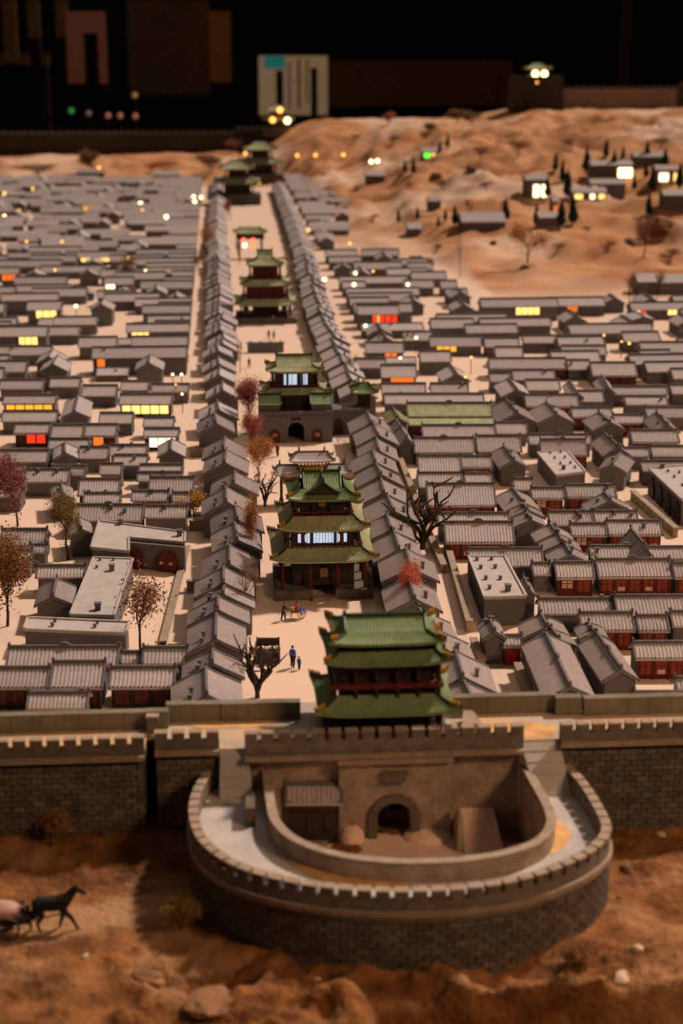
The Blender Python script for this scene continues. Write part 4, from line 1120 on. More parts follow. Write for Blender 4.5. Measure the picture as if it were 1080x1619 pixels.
# ------------------------------------------------------------------ packed rows of houses, middle and far distance
def clear(x, y, L, W, rz=0.0):
    P = corners(x, y, L, W, rz, .008)
    for H in ALL:
        if abs(H.x - x) < .5 and abs(H.y - y) < .5 and not apart(P, corners(H.x, H.y, H.L, H.W, H.rz, .006)): return False
    return all(apart(P, Q) for Q in KEEP)
PLAN = []
def lay(y0, y1, xa, xb_, block):
    y = y0
    while y < y1:
        gap = R.choice((.100, .108, .116, .150)) * (1.0 if y < 7.5 else 1.35)
        x = xa(y); end = xb_(y); slots = []
        while abs(end - x) > .06 and (end - x) * (1 if end > xa(y) else -1) > .06:
            L = R.choice((.10, .13, .16, .19, .23, .27, .31)); d = 1 if end > xa(y) else -1
            L = min(L, abs(end - x)); slots.append((x + d * L / 2, L)); x += d * (L + R.choice((.004, .006, .010, .03)))
        PLAN.append((block, y, slots)); y += gap
lay(5.04, 14.0, lambda y: -.135 - .008 * (y - 4), lambda y: -.142 * y - .12, 'left')
lay(4.90, 6.62, lambda y: .50, lambda y: .262 * y + .30, 'right')
lay(6.68, 8.35, lambda y: .505, lambda y: .98 + .04 * (8 - y), 'right')
lay(8.9, 14.2, lambda y: .50, lambda y: .66 + .10 * (y - 8.9) if y > 9.4 else .60, 'far')
TXT = {'left': ('left quarter', GL), 'right': ('right quarter', GR), 'far': ('far strip', 'houses beside the far street')}
LITS = [(158, 418, 128, 175, 'wy'), (162, 458, 143, 182, 'ww'), (84, 481, 70, 98, 'ww'), (73, 498, 57, 90, 'wy'), (137, 502, 124, 150, 'wy'), (222, 516, 208, 236, 'wy'), (15, 443, 3, 27, 'wo'),
        (245, 560, 238, 252, 'wg'), (160, 573, 153, 167, 'wo'), (60, 597, 48, 70, 'ww'), (145, 601, 134, 156, 'wy'), (253, 595, 247, 260, 'wy'), (160, 332, 107, 213, 'wg'), (15, 310, 4, 26, 'wy'),
        (834, 502, 815, 853, 'wy'), (904, 501, 896, 913, 'wo'), (1000, 506, 978, 1022, 'wr'), (1000, 508, 990, 1012, 'ww'), (1062, 506, 1055, 1070, 'wy'), (644, 597, 627, 660, 'wo'), (610, 510, 588, 633, 'wr'), (597, 514, 588, 603, 'wy'), (600, 542, 590, 610, 'wy'),
        (618, 560, 608, 628, 'wo'), (982, 568, 960, 990, 'wo'), (640, 596, 617, 660, 'wo'), (542, 347, 530, 555, 'ww'), (560, 333, 552, 568, 'ww'), (700, 562, 690, 722, 'wg'), (0, 470, 0, 10, 'wo'), (57, 298, 50, 64, 'wy'), (45, 541, 30, 60, 'wy')]
cnt = {}
limit = {'left': 100, 'right': 58, 'far': 14}
for (block, y, slots) in PLAN:
    r = cnt[block] = cnt.get(block, -1) + 1
    for k, (x, L) in enumerate(slots):
        W = R.uniform(.072, .094); h = R.uniform(.036, .050); yy = y + R.uniform(-.012, .012); rz = R.uniform(-.02, .02)
        wing = R.random() < (.16 if block == 'left' else .26) and L > .07
        if wing: L, W, rz = min(.14, L), min(L, .085), PI / 2 + rz
        if R.random() < (.04 if y < 8.5 else .24): continue
        if not clear(x, yy, L, W, rz): continue
        if block == 'left' and proj(x + L / 2, yy, .05)[0] < -12: continue
        if block != 'left' and proj(x - L / 2, yy, .05)[0] > 1092: continue
        lamp_ = any(abs(px - proj(x, yy, .03)[0]) < L * ppu(x, yy) * .5 and abs(py - proj(x, yy - W / 2, .03)[1]) < 7 for (px, py, a_, b_, k_) in LITS)
        if limit[block] <= 0 and not lamp_: FAR.append((x, yy, L, W * R.uniform(.8, 1.05), h * R.uniform(.7, 1.35), rz)); continue
        if lamp_: h = .064
        else: limit[block] -= 1
        kind = 'gabled wing' if wing else 'grey house'
        lab = 'small %s, %s, %s row back, %s from the %s' % (kind, TXT[block][0], ordn(r), ordn(k), 'lane' if block != 'far' else 'street')
        house(x, yy, rz, L, W, h, W * .27 if not wing else W * .28, lab, TXT[block][1], None, R.choice((0, 0, 1, 2)) if y < 6.4 else 0, 1 if y < 8.5 else 0)
mb = MB(); mr = MB()
for (x, y, L, W, h, rz) in FAR:
    if not all(apart(corners(x, y, L, W, rz), Q) for Q in KEEP) or not all(abs(H.y - y) > .4 or abs(H.x - x) > .4 or apart(corners(x, y, L, W, rz), corners(H.x, H.y, H.L, H.W, H.rz)) for H in ALL): continue
    c, s = math.cos(rz), math.sin(rz); rise = W * .27
    def T(u, v, w): return (x + u * c - v * s, y + u * s + v * c, w)
    a, b = L / 2, W / 2
    mb.add([T(*p) for p in ((-a, -b, 0), (a, -b, 0), (a, b, 0), (-a, b, 0), (-a, -b, h), (a, -b, h), (a, b, h), (-a, b, h), (-a, 0, h + rise), (a, 0, h + rise))],
           [(0, 1, 5, 4), (2, 3, 7, 6), (1, 2, 6, 9, 5), (3, 0, 4, 8, 7)])
    b2 = b + .008
    mr.add([T(*p) for p in ((-a, -b2, h - .004), (a, -b2, h - .004), (a, 0, h + rise + .002), (-a, 0, h + rise + .002), (a, b2, h - .004), (-a, b2, h - .004), (-a, -b2, h - .009), (a, -b2, h - .009), (a, b2, h - .009), (-a, b2, h - .009))],
           [(0, 1, 2, 3), (3, 2, 4, 5), (6, 7, 1, 0), (8, 9, 5, 4), (0, 3, 5, 9, 6), (1, 7, 8, 4, 2)])
fh = put('distant_houses', mb, M['brickhouse'], None, stuff=True)
fh['label'] = 'mass of tiny far grey roofed houses too many to count'; fh['category'] = 'houses'; fh['group'] = 'distant houses'
put('distant_roofs', mr, M['tile'], fh, stuff=True)

# ---- lamps and lit fronts: each goes on the house whose front stands there in the photograph
def front_of(px, py, tol=16):
    best = None
    for H in ALL:
        if abs(math.sin(H.rz)) > .5 or H.y < 4.4: continue
        a = proj(H.x - H.L / 2, H.y - H.W / 2, H.h * .6); b = proj(H.x + H.L / 2, H.y - H.W / 2, H.h * .6)
        if a[0] - 8 < px < b[0] + 8:
            d = abs((a[1] + b[1]) / 2 - py)
            if d < tol and (best is None or d < best[0]): best = (d, H)
    return best[1] if best else None
GONE = []
def open_view(H, px0, px1):
    """a low house or an open court in front of a lit hall, as the photograph shows"""
    y1 = proj(H.x, H.y - H.W / 2, H.h * .45)[1]
    for K in list(ALL):
        if K is H or K.y >= H.y - .03 or H.y - K.y > .30 or not (K.t.get('group') in (GL, GR, 'houses beside the far street')) or K.y < 4.98: continue
        a, b = proj(K.x - K.L / 2, K.y, K.h + K.rise), proj(K.x + K.L / 2, K.y, K.h + K.rise)
        if b[0] < px0 + 4 or a[0] > px1 - 4 or id(K) in LIT_IDS: continue
        k = 1.0
        while k > .5 and proj(K.x, K.y, (K.h + K.rise) * k)[1] < y1: k -= .05
        if k < 1: K.t.scale = (1, 1, k)
LIT_IDS = set()
for (px, py, a, b, k) in LITS:
    H = front_of(px, py)
    if H: LIT_IDS.add(id(H))
done = {}
for (px, py, a, b, k) in LITS:
    H = front_of(px, py)
    if H is None: continue
    if py > 400: open_view(H, a, b)
for (px, py, a, b, k) in LITS:
    H = front_of(px, py)
    if H is None: continue
    i = done.get(id(H), 0); done[id(H)] = i + 1
    lit(H, a, b, k, .44, .68)
BULBS = [(230, 429, 'bulb', 1), (202, 408, 'bulbo', 1), (87, 427, 'bulbo', .8), (120, 484, 'bulb', 1.1), (222, 322, 'bulb', 1.3), (225, 333, 'bulbo', 1), (263, 343, 'bulb', 1.3), (306, 311, 'bulb', 1), (318, 312, 'bulb', 1), (308, 319, 'bulb', 1.2), (50, 317, 'bulb', 1), (7, 342, 'bulb', 1.2), (30, 333, 'bulbo', 1),
         (42, 382, 'bulbo', .8), (98, 382, 'bulbo', .8), (157, 272, 'bulbo', 1), (248, 298, 'bulbo', .8), (194, 299, 'bulbo', .8), (273, 592, 'bulb', .8), (287, 592, 'bulb', .8), (278, 608, 'bulbo', .6), (288, 623, 'bulb', .7), (658, 534, 'bulb', .9), (955, 530, 'bulbo', .8), (995, 543, 'bulbo', .9), (983, 540, 'bulbo', .7), (578, 515, 'bulb', 1), (633, 566, 'bulb', .9),
         (513, 442, 'bulb', 1.2), (560, 450, 'bulb', 1.2), (645, 450, 'bulb', 1), (562, 432, 'bulb', 1), (590, 429, 'bulbo', .8), (587, 263, 'bulb', 1.3), (597, 262, 'bulb', 1.3), (595, 284, 'bulb', 1.4), (393, 235, 'bulb', 1.5), (417, 235, 'bulb', 1.5), (388, 249, 'bulbo', 1.2), (470, 253, 'bulbo', 1.2), (499, 252, 'bulbo', 1.2), (543, 253, 'bulbo', 1.2),
         (495, 315, 'bulbo', 1.3), (410, 288, 'bulbo', 1.2), (488, 364, 'bulbo', 1), (480, 393, 'bulbo', .9), (548, 565, 'bulbo', .8), (546, 573, 'bulbo', .8), (553, 385, 'bulbo', .9), (736, 596, 'bulbo', .8), (745, 565, 'bulbo', .8)]
bm = {}
def side_of(px): return 'left quarter' if px < 340 else ('main street' if px < 440 else 'right side')
names = {}
for i, (px, py, k, s) in enumerate(BULBS):
    x, y = at(px, py, .058)
    if y > 13.6: x, y, zz = hit(px, py + 4); 
    else: zz = 0.0
    near_ = sorted(((proj(H.x, H.y, .05)[0] - px) ** 2 + (proj(H.x, H.y, .05)[1] - py) ** 2, j) for j, H in enumerate(ALL))[0]
    t = thing('street_lamp', '', 'lamp', (x, y, zz), 0, 'tiny glowing lamps over the roofs')
    rr = .00115 * proj(x, y, .05)[2] ** .9 * s
    names.setdefault((side_of(px), k), []).append((py, t))
    put('post', MB().tube([(0, 0, 0), (0, 0, .058)], .0014, 5), M['darkwood'], t)
    put('lamp_bulb', MB().ball((0, 0, .058), rr, 8), M[k], t, smooth=True)
for (sd, k), L_ in names.items():
    for j, (py, t) in enumerate(sorted(L_, key=lambda a: -a[0])):
        t['label'] = 'tiny %s glowing lamp over the %s roofs, %s from the town wall' % ('white' if k == 'bulb' else 'amber', sd, ordn(j)) if sd != 'right side' else 'tiny %s glowing lamp over roofs right of the street, %s from the town wall' % ('white' if k == 'bulb' else 'amber', ordn(j))
# ---- yard walls beside the lanes
def yard(p0, p1, label, h=.021, m='yard'):
    if 'thin' in label: h, m = .006, 'bark'
    elif 'short ochre' in label or 'low wall' in label: h = .015
    a, b = at(*p0), at(*p1); d = math.hypot(b[0] - a[0], b[1] - a[1])
    t = thing('yard_wall', label, 'wall', ((a[0] + b[0]) / 2, (a[1] + b[1]) / 2, 0), math.atan2(b[1] - a[1], b[0] - a[0]), 'low walls of lanes and yards')
    put('wall_slab', MB().box((0, 0, h / 2), (d, .010, h)), M[m], t); put('coping', MB().box((0, 0, h + .001), (d + .002, .014, .003)), M['ledge'], t)
for a in (((632, 735), (664, 818), 'long ochre yard wall right of the upper street row'), ((706, 872), (742, 1000), 'long ochre yard wall left of the tall flat roof'), ((668, 830), (702, 905), 'short ochre wall below the dark bare tree'),
          ((748, 1022), (762, 1056), 'short ochre wall left of the little red gate'), ((818, 1062), (836, 1108), 'low wall beside the large gabled house by the town wall'), ((296, 868), (258, 1020), 'thin low wall along the sandy lane at the left'),
          ((296, 935), (330, 935), 'short wall crossing the lane beside the street row'), ((300, 722), (336, 722), 'short wall across the lane beside two gabled houses'), ((300, 838), (332, 838), 'short wall across the lane, nearer the yellow bush'), ((1000, 790), (1068, 850), 'grey lane wall beside the arched flat house')):
    yard(*a)

# ------------------------------------------------------------------ hillside houses, cypresses, rocks
HH = 'hillside houses'
def hill_house(px0, px1, py, h, label, lights=(), flat=False, d=.12):
    x0, y0, z0 = hit(px0, py); x1, y1, z1 = hit(px1, py); x, y = (x0 + x1) / 2, (y0 + y1) / 2; z = hz(x, y)
    L = x1 - x0; P = ppu(x, y, z)
    H = house(x, y + d / 2, 0.0, L, d, h + .02, d * .22, label, HH, None, 0, 0, z=z - .02)
    ALL.remove(H)
    for (a, b, k) in lights:
        u0, u1 = (a - px0) / (px1 - px0) - .5, (b - px0) / (px1 - px0) - .5
        put('lit_window', MB().box(((u0 + u1) / 2 * L, -d / 2 - .003, .02 + h * .45), (max(.02, (u1 - u0) * L), .004, h * .6)), M[k], H.t)
    return H
hill_house(660, 708, 246, .05, 'small dark house with a green lamp high on the hillside', ((666, 678, 'bulbg'), (682, 690, 'wy')))
hill_house(725, 806, 364, .06, 'long pale roofed house in the middle of the hillside', d=.20)
hill_house(830, 868, 312, .13, 'hillside house with two bright windows beside dark cypresses', ((843, 852, 'ww'), (856, 866, 'ww')))
hill_house(932, 1002, 283, .10, 'upper hillside house with a brilliant window, cypresses around it', ((978, 1000, 'bulb'),))
hill_house(938, 984, 312, .08, 'dark hillside house below the brilliant window', ((940, 946, 'wy'),))
hill_house(902, 962, 318, .05, 'low hillside house with three small yellow lights', ((906, 920, 'wy'), (933, 941, 'ww'), (948, 958, 'wy')))
hill_house(1034, 1076, 293, .09, 'hillside house with one glowing window near the right edge', ((1040, 1056, 'ww'), (1066, 1071, 'wy')))
hill_house(1046, 1110, 326, .09, 'dark hillside house at the right edge below the glowing window')
hill_house(868, 888, 340, .09, 'tiny hillside hut with an orange lit door between cypresses', ((871, 880, 'wo'),))
hill_house(852, 886, 362, .05, 'low pale roof beside three cypresses on the hillside')
hill_house(1006, 1042, 466, .06, 'dark long house at the foot of the hill, left half', d=.12)
hill_house(1043, 1110, 466, .055, 'dark long house at the foot of the hill, right half', d=.12)
hill_house(642, 670, 372, .05, 'small grey hut on the left side of the hillside')
hill_house(672, 704, 332, .05, 'pair of little grey roofs halfway up the hillside')
hill_house(576, 612, 292, .07, 'dark low house under three lamps left of the hillside')
hill_house(120, 165, 278, .07, 'dark low house with an amber lamp on the left skyline')
hill_house(240, 285, 285, .05, 'dark low house on the left skyline nearer the street')
hill_house(1000, 1060, 262, .05, 'long low wall roof behind the upper cypresses')

def cypress_me(seed):
    r = random.Random(seed); mb = MB()
    n = 7; rings = 8; vs = []
    for i in range(rings):
        t = i / (rings - 1); rad = .17 * (1 - t) ** .75 * (1 if i else .45) + .004
        for j in range(n):
            a = 2 * PI * (j + (i % 2) * .5) / n; q_ = rad * r.uniform(.72, 1.25); vs.append((q_ * math.cos(a), q_ * math.sin(a), .08 + .92 * t + r.uniform(-.02, .02)))
    fs = [(i * n + j, i * n + (j + 1) % n, (i + 1) * n + (j + 1) % n, (i + 1) * n + j) for i in range(rings - 1) for j in range(n)]
    fs.append(tuple(range((rings - 1) * n, rings * n))); fs.append(tuple(range(n - 1, -1, -1)))
    mb.add(vs, fs)
    return mb.mesh('foliage', M['cypress'])
CYP = [cypress_me(i) for i in range(4)]
TRK = MB().tube([(0, 0, -.1), (0, 0, .2)], .025, 5).mesh('trunk', M['bark'])
CY_ = [(695, 243, 20), (708, 233, 22), (654, 277, 26), (640, 276, 22), (660, 347, 20), (719, 358, 32), (693, 360, 18), (704, 352, 20), (799, 351, 38), (848, 358, 34), (887, 362, 44), (905, 356, 46), (878, 274, 30), (889, 290, 34), (897, 314, 44), (865, 318, 34), (852, 300, 22), (927, 274, 40), (958, 253, 30), (970, 274, 36), (985, 254, 20), (1023, 252, 30), (1051, 268, 34), (1021, 282, 26), (1031, 303, 40), (1025, 343, 36), (1074, 300, 40), (1003, 300, 24), (630, 352, 22)]
for i, (px, py, hh) in enumerate(CY_):
    x, y, z = hit(px, py); s = hh / ppu(x, y, z) * 1.02
    rows_ = 'upper' if py < 290 else 'middle' if py < 330 else 'lower'
    same = sorted([p for p in CY_ if (('upper' if p[1] < 290 else 'middle' if p[1] < 330 else 'lower') == rows_)])
    t = thing('cypress', 'dark cypress on the %s hillside, %s counted from the left' % (rows_, ordn(same.index((px, py, hh))).replace('nearest', 'first')), 'tree', (x, y, z), R.uniform(0, 6), 'cypresses on the hillside')
    t.scale = (s * 1.15, s * 1.15, s)
    obj('foliage', CYP[i % 4], t); obj('trunk', TRK, t)

def rock_me(seed, m):
    r = random.Random(seed); mb = MB().ball((0, 0, 0), 1, 10)
    mb.v = [tuple(c * (1 + .30 * mnoise.noise(Vector(p) * 1.3 + Vector((seed * 7, 0, 0))) + .12 * r.uniform(-1, 1)) for c in p) for p in mb.v]
    return mb.mesh('rock', M[m])
def rock(px, py, w, h, label, m='rock', fore=False, seed=0):
    if fore: x, y = at(px, py); z = front(x, y)
    else: x, y, z = hit(px, py)
    P = ppu(x, y, z); o = obj('rock', rock_me(seed + int(px), m), None, (x, y, z), R.uniform(0, 6)); o.scale = (w / P / 2, w / P / 2 * .8, h / P / 2)
    tag(o, label, 'rock', 'rocks and boulders')
for a in ((678, 420, 22, 26, 'dark boulder low on the hillside, left of the tall bare tree'), (662, 425, 20, 30, 'leaning dark boulder beside the bare tree'), (1000, 388, 44, 26, 'dark boulder near the right edge of the hillside'), (1045, 362, 60, 34, 'large dark boulder below the right hand houses'), (745, 272, 18, 14, 'dark rock alone on the upper hillside'), (690, 283, 20, 14, 'dark rock left of the lone one on the hillside'), (830, 425, 18, 10, 'small dark stone below the orange bush'), (780, 388, 12, 8, 'tiny dark stone under the long pale roof')): rock(*a)
for a in ((1008, 1512, 26, 22, 'pale pointed stone right of the gate enclosure', 'palerock'), (983, 1548, 34, 24, 'pale rounded stone at the lower right', 'palerock'), (1000, 1588, 110, 60, 'broad brown boulder at the bottom right corner', 'rock'), (880, 1445, 14, 8, 'little stone by the foot of the gate enclosure, right', 'palerock'), (992, 1372, 26, 14, 'dark flat stone right of the gate enclosure', 'rock'), (980, 1420, 12, 10, 'small dark stone right of the gate enclosure', 'rock'), (136, 1512, 16, 8, 'small pale stone below the cart track', 'palerock'), (230, 1545, 60, 22, 'brown ledge of rock below the cart track', 'rock'), (330, 1590, 90, 24, 'broad low ledge of rock at the bottom edge', 'rock'), (500, 1545, 26, 12, 'small pale stone in front of the gate enclosure', 'palerock'), (1045, 1318, 20, 8, 'pale flat stone at the foot of the right wall', 'palerock')):
    rock(a[0], a[1], a[2], a[3], a[4], a[5], True)

# ------------------------------------------------------------------ trees and bushes
def tree(px, py, top, spread, label, leaf=None, density=1.0, bark='bark', z=None, lean=0.0, twist=.35, levels=4, pos=None, cat='tree', name='tree', leafsize=1.0, seed=0):
    if pos is None:
        x, y = at(px, py); zz = 0.0
        if y > 6.7 or (y > 13.5): x, y, zz = hit(px, py)
    else: x, y, zz = pos
    P = ppu(x, y, zz + .05); Ht = (py - top) / P / math.cos(math.atan2(1, y)); sp = spread / P / 2
    r = random.Random(int(px * 31 + py + seed)); mb = MB(); ends = []
    def grow(p, d, ln, rad, lv):
        n = 3; pts = [p]; dd = d.copy()
        for i in range(n):
            dd = (dd + Vector((r.uniform(-1, 1), r.uniform(-1, 1), r.uniform(-.4, .6))) * twist * .5).normalized(); pts.append(pts[-1] + dd * ln / n)
        mb.tube(pts, [rad * (1 - .45 * i / n) for i in range(n + 1)], 5 if lv < 2 else 4)
        ends.extend(pts[1:] if lv >= 1 else pts[2:])
        if lv >= levels: return
        for k in range(3 if lv < (2 if leaf else 4) else 2):
            a = r.uniform(0, 2 * PI) + k * 2.1; sd = Vector((math.cos(a), math.sin(a), 0)) * (sp / Ht * 1.5 + .12)
            nd = (dd * .75 + sd + Vector((0, 0, .15))).normalized()
            grow(pts[-1] if k != 1 else pts[2], nd, ln * r.uniform(.62, .82), rad * .55, lv + 1)
    grow(Vector((0, 0, -.002)), Vector((lean, 0, 1)).normalized(), .8, .075 if not leaf else .055, 0)
    zs = max(v[2] for v in mb.v); xs = sorted(max(abs(v[0]), abs(v[1])) for v in mb.v)[int(len(mb.v) * .97)]
    fz = Ht / zs; fx = sp / xs
    mb.v = [(v[0] * fx if abs(v[2]) > -9 else 0, v[1] * fx, v[2] * fz) for v in mb.v]
    t = thing(name, label, cat, (x, y, zz), 0, 'autumn and bare trees')
    put('branches', mb, M[bark], t)
    if leaf:
        lb = MB(); n = int(len(ends) * 17 * density); big = 1.0
        if name != 'tree': n, big = max(n, 320), 1.7
        for _ in range(n):
            e = r.choice(ends); c = Vector((e.x * fx, e.y * fx, e.z * fz)) + Vector((r.gauss(0, .26) * sp, r.gauss(0, .26) * sp, r.gauss(0, .08) * Ht))
            c.z = max(c.z, Ht * .12)
            s = r.uniform(.018, .042) * min(Ht, sp * 2.2) * leafsize * big; u = Vector((r.gauss(0, 1), r.gauss(0, 1), r.gauss(0, 1))).normalized(); w = u.orthogonal().normalized()
            lb.add([c - u * s, c + w * s * .5, c + u * s, c - w * s * .5], [(0, 1, 2, 3)])
        put('foliage', lb, M[leaf], t, stuff=True)
    return t
tree(222, 1030, 898, 85, 'bare branched tree with thin rust leaves by the long flat roof', 'rustleaf', .30)
tree(12, 990, 850, 80, 'orange brown tree at the left edge beyond the low roof', 'brownleaf', 1.2)
tree(108, 885, 785, 42, 'small olive and orange tree left of the arched flat house', 'oliveleaf', 1.2)
tree(28, 832, 728, 62, 'purplish red tree at the left edge', 'purpleleaf', 1.5)
tree(307, 815, 782, 40, 'bright yellow bush beside the sandy lane', 'yellowleaf', 1.8, levels=3, name='bush', cat='bush')
tree(400, 905, 800, 34, 'slim orange tree left of the market tower', 'orangeleaf', 1.3)
tree(392, 680, 603, 34, 'red tree left of the street gatehouse', 'redleaf', 1.8)
tree(396, 715, 655, 30, 'coral red tree just below the red one by the gatehouse', 'redleaf', 1.6)
tree(410, 762, 694, 34, 'orange tree left of the memorial arch', 'orangeleaf', 1.3)
tree(385, 985, 885, 66, 'pale bare tree leaning over the left street row', None, bark='palebark', twist=.6, levels=5)
def curly(px, py, top, spread, label, stems=11, seed=3):
    x, y = at(px, py); P = ppu(x, y); Ht = (py - top) / P / .93; sp = spread / P / 2; r = random.Random(seed)
    t = thing('tree', label, 'tree', (x, y, 0), 0, 'autumn and bare trees'); mb = MB()
    mb.tube([(0, 0, -.003), (0, 0, Ht * .10)], [Ht * .050, Ht * .042], 6)
    for i in range(stems):
        a = 2 * PI * i / stems + r.uniform(-.2, .2); out = sp * r.uniform(.45, 1.0); d = Vector((math.cos(a), math.sin(a) * .6, 0)); pts = [Vector((0, 0, Ht * .06))]
        top_ = Ht * r.uniform(.55, .98); n = 9; w = Vector((-d.y, d.x, 0))
        for k in range(1, n + 1):
            u = k / n; c = pts[0] + d * out * (math.sin(u * 2.2) / math.sin(2.2) * .9 if u > .8 else u * 1.05) + Vector((0, 0, 1)) * top_ * u ** .85
            c += w * sp * .16 * math.sin(u * 7 + i) + d * sp * .14 * math.cos(u * 8 + i * 2) * u; pts.append(c)
        mb.tube(pts, [Ht * (.030 - .017 * k / n) for k in range(n + 1)], 5)
        for j in (4, 6, 8):
            q0 = pts[j]; dd = (d * r.uniform(-1, 1) + w * r.uniform(-1, 1) + Vector((0, 0, r.uniform(.0, .8)))).normalized() * sp * .42; b_ = Vector((r.uniform(-1, 1), r.uniform(-1, 1), r.uniform(-.2, 1))) * sp * .20
            mb.tube([q0, q0 + dd * .5 + b_ * .6, q0 + dd * .9 + b_ * 1.4, q0 + dd * .8 + b_ * 2.0], [Ht * .018, Ht * .015, Ht * .012, Ht * .006], 4)
    put('branches', mb, M['bark'], t)
curly(407, 1103, 1016, 82, 'dark twisted bare tree just inside the town wall')
curly(419, 800, 744, 44, 'dark twisted bare tree left of the memorial arch', 7, 5)
tree(638, 980, 893, 40, 'coral red tree right of the market tower', 'coralleaf', 1.4)
curly(668, 868, 772, 96, 'large dark bare tree reaching over the right street row', 9, 8)
tree(545, 735, 688, 34, 'brown bare tree right of the street gatehouse', None, bark='palebark', twist=.5)
tree(380, 590, 528, 20, 'thin bare tree left of the screen wall', None, bark='palebark')
tree(332, 398, 362, 24, 'orange tree far along the left lane', 'orangeleaf', 1.2, levels=3)
tree(312, 430, 402, 18, 'rust tree beside the far left lane', 'rustleaf', 1.2, levels=3)
tree(205, 452, 406, 26, 'olive tree among the far left roofs', 'oliveleaf', 1.2, levels=3)
tree(364, 350, 318, 16, 'red tree by the far end of the street', 'redleaf', 1.2, levels=3)
tree(378, 420, 380, 14, 'rusty tree along the far street, left side', 'rustleaf', 1.2, levels=3)
tree(728, 440, 368, 16, 'tall thin bare tree at the foot of the hillside', None, levels=3)
tree(834, 418, 358, 50, 'orange red bush tree on the lower hillside', 'orangeleaf', 1.0, levels=3)
tree(1018, 408, 345, 32, 'rust coloured tree near the right edge of the hillside', 'rustleaf', 1.2, levels=3)
tree(995, 478, 436, 20, 'dark slim tree left of the dark long house', 'rustleaf', 1.2, bark='bark', levels=3)
tree(1040, 474, 432, 18, 'dark slim tree in front of the dark long house', 'rustleaf', 1.0, levels=3)
tree(740, 350, 318, 14, 'slim olive tree beside the long pale roof', 'oliveleaf', 1.0, levels=3)
tree(552, 612, 560, 22, 'small dark tree on the lane right of the street', 'oliveleaf', .6, levels=3)
def fpos(px, py): x, y = at(px, py); return (x, y, front(x, y))
tree(82, 1352, 1305, 56, 'dry orange bush at the foot of the left wall', 'brownleaf', .9, pos=fpos(82, 1352), levels=3, name='bush', cat='bush', leafsize=.8)
tree(288, 1480, 1440, 56, 'yellow brown tuft at the foot of the gate enclosure, left', 'oliveleaf', 1.5, pos=fpos(285, 1478), levels=3, name='bush', cat='bush')
tree(918, 1520, 1482, 52, 'rusty tuft at the foot of the gate enclosure, right', 'brownleaf', 1.6, pos=fpos(918, 1520), levels=3, name='bush', cat='bush')
tree(200, 1335, 1312, 80, 'low dry scrub under the wall buttress', 'brownleaf', .5, pos=fpos(195, 1335), levels=3, name='bush', cat='bush', leafsize=.6)
SH = [(770, 300, 22), (700, 300, 26), (760, 255, 34), (820, 250, 40), (905, 240, 30), (960, 400, 26), (880, 400, 22), (1060, 420, 40), (690, 400, 20), (930, 370, 18), (800, 330, 18), (650, 300, 18), (590, 350, 16), (1045, 235, 30), (620, 230, 22), (560, 225, 20)]
for i, (px, py, w) in enumerate(sorted(SH)):
    tree(px, py, py - w * .55, w, 'low brown shrub on the loess hillside, %s counted from the left' % ordn(i).replace('nearest', 'first'), ('brownleaf', 'rustleaf', 'oliveleaf')[i % 3], 1.6, levels=2, name='shrub', cat='shrub', pos=hit(px, py))
for i, (px, py, top, w, k, lab) in enumerate(((725, 196, 176, 26, 'brownleaf', 'brown scrub on the hill skyline, left clump'), (745, 197, 178, 22, 'oliveleaf', 'olive scrub on the hill skyline, right clump'), (616, 198, 180, 14, 'orangeleaf', 'lone orange tuft on the skyline'), (145, 272, 240, 26, 'brownleaf', 'brown tree on the left skyline'), (365, 215, 195, 22, 'rustleaf', 'rust scrub on the skyline left of the tiny tower'), (240, 275, 258, 60, 'orangeleaf', 'orange scrub belt on the left skyline'), (335, 272, 248, 40, 'rustleaf', 'rust scrub on the skyline above the far street'), (60, 280, 262, 60, 'brownleaf', 'brown scrub belt at the far left'), (680, 215, 198, 20, 'oliveleaf', 'olive scrub behind the green lamp house'))):
    tree(px, py, top, w, lab, k, 1.5, levels=3, name='bush', cat='bush', pos=hit(px, py))

# ------------------------------------------------------------------ far town wall and dark exhibition hall
def far_wall(px0, px1, y, z0, z1, label):
    a, b = [np.array(at(p, 300)) for p in (px0, px1)]
    xa = X(px0, .3, y); xb2 = X(px1, .3, y); t = thing('far_town_wall', label, 'wall', ((xa + xb2) / 2, y, 0))
    put('wall_core', MB().box((0, 0, (z0 + z1) / 2), (xb2 - xa, .12, z1 - z0)), M['rough' if 'grey' in label else 'mortar'], t)
    mb = MB(); n = int((xb2 - xa) / .07)
    for i in range(n): mb.box(((i + .5) / n * (xb2 - xa) - (xb2 - xa) / 2, -.03, z1 + .012), (.045, .03, .028))
    put('crenels', mb, M['merlon'], t, stuff=True)
    return t
far_wall(-200, 372, 16.9, -.02, .30, 'dark far town wall along the left skyline')
far_wall(372, 640, 17.0, -.02, .34, 'dark far town wall behind the tiny lamp lit tower')
far_wall(836, 1066, 16.7, .40, .745, 'grey far town wall on the hill at the upper right')
far_wall(1068, 1240, 15.2, .3, .80, 'dark nearer stretch of far wall at the right edge')
x_ = X(848, .7, 16.5); put('bastion', MB().box((0, 0, 0), (.34, .3, .40), top=.9), M['mortar'], small_tower(x_, 16.5, 1.55, 'tiny lamp lit tower on the far wall against the dark hall', .72, .03, ((-.03, .085, 'bulb'), (.03, .085, 'bulb'), (-.02, .03, 'bulbo'))), (0, .02, -.10))
def hallbox(name, c, d, m='hall', label=None): return structure(name, MB().box(c, d).mesh(name, M[m]), label)
hallbox('floor', (0, 14, -.86), (60, 80, .1), 'hallfloor')
hallbox('wall_back', (0, 42, 3), (60, .3, 8)); hallbox('wall_left', (-20, 18, 3), (.3, 60, 8)); hallbox('wall_right', (26, 18, 3), (.3, 60, 8)); hallbox('wall_front', (0, -8, 3), (60, .3, 8))
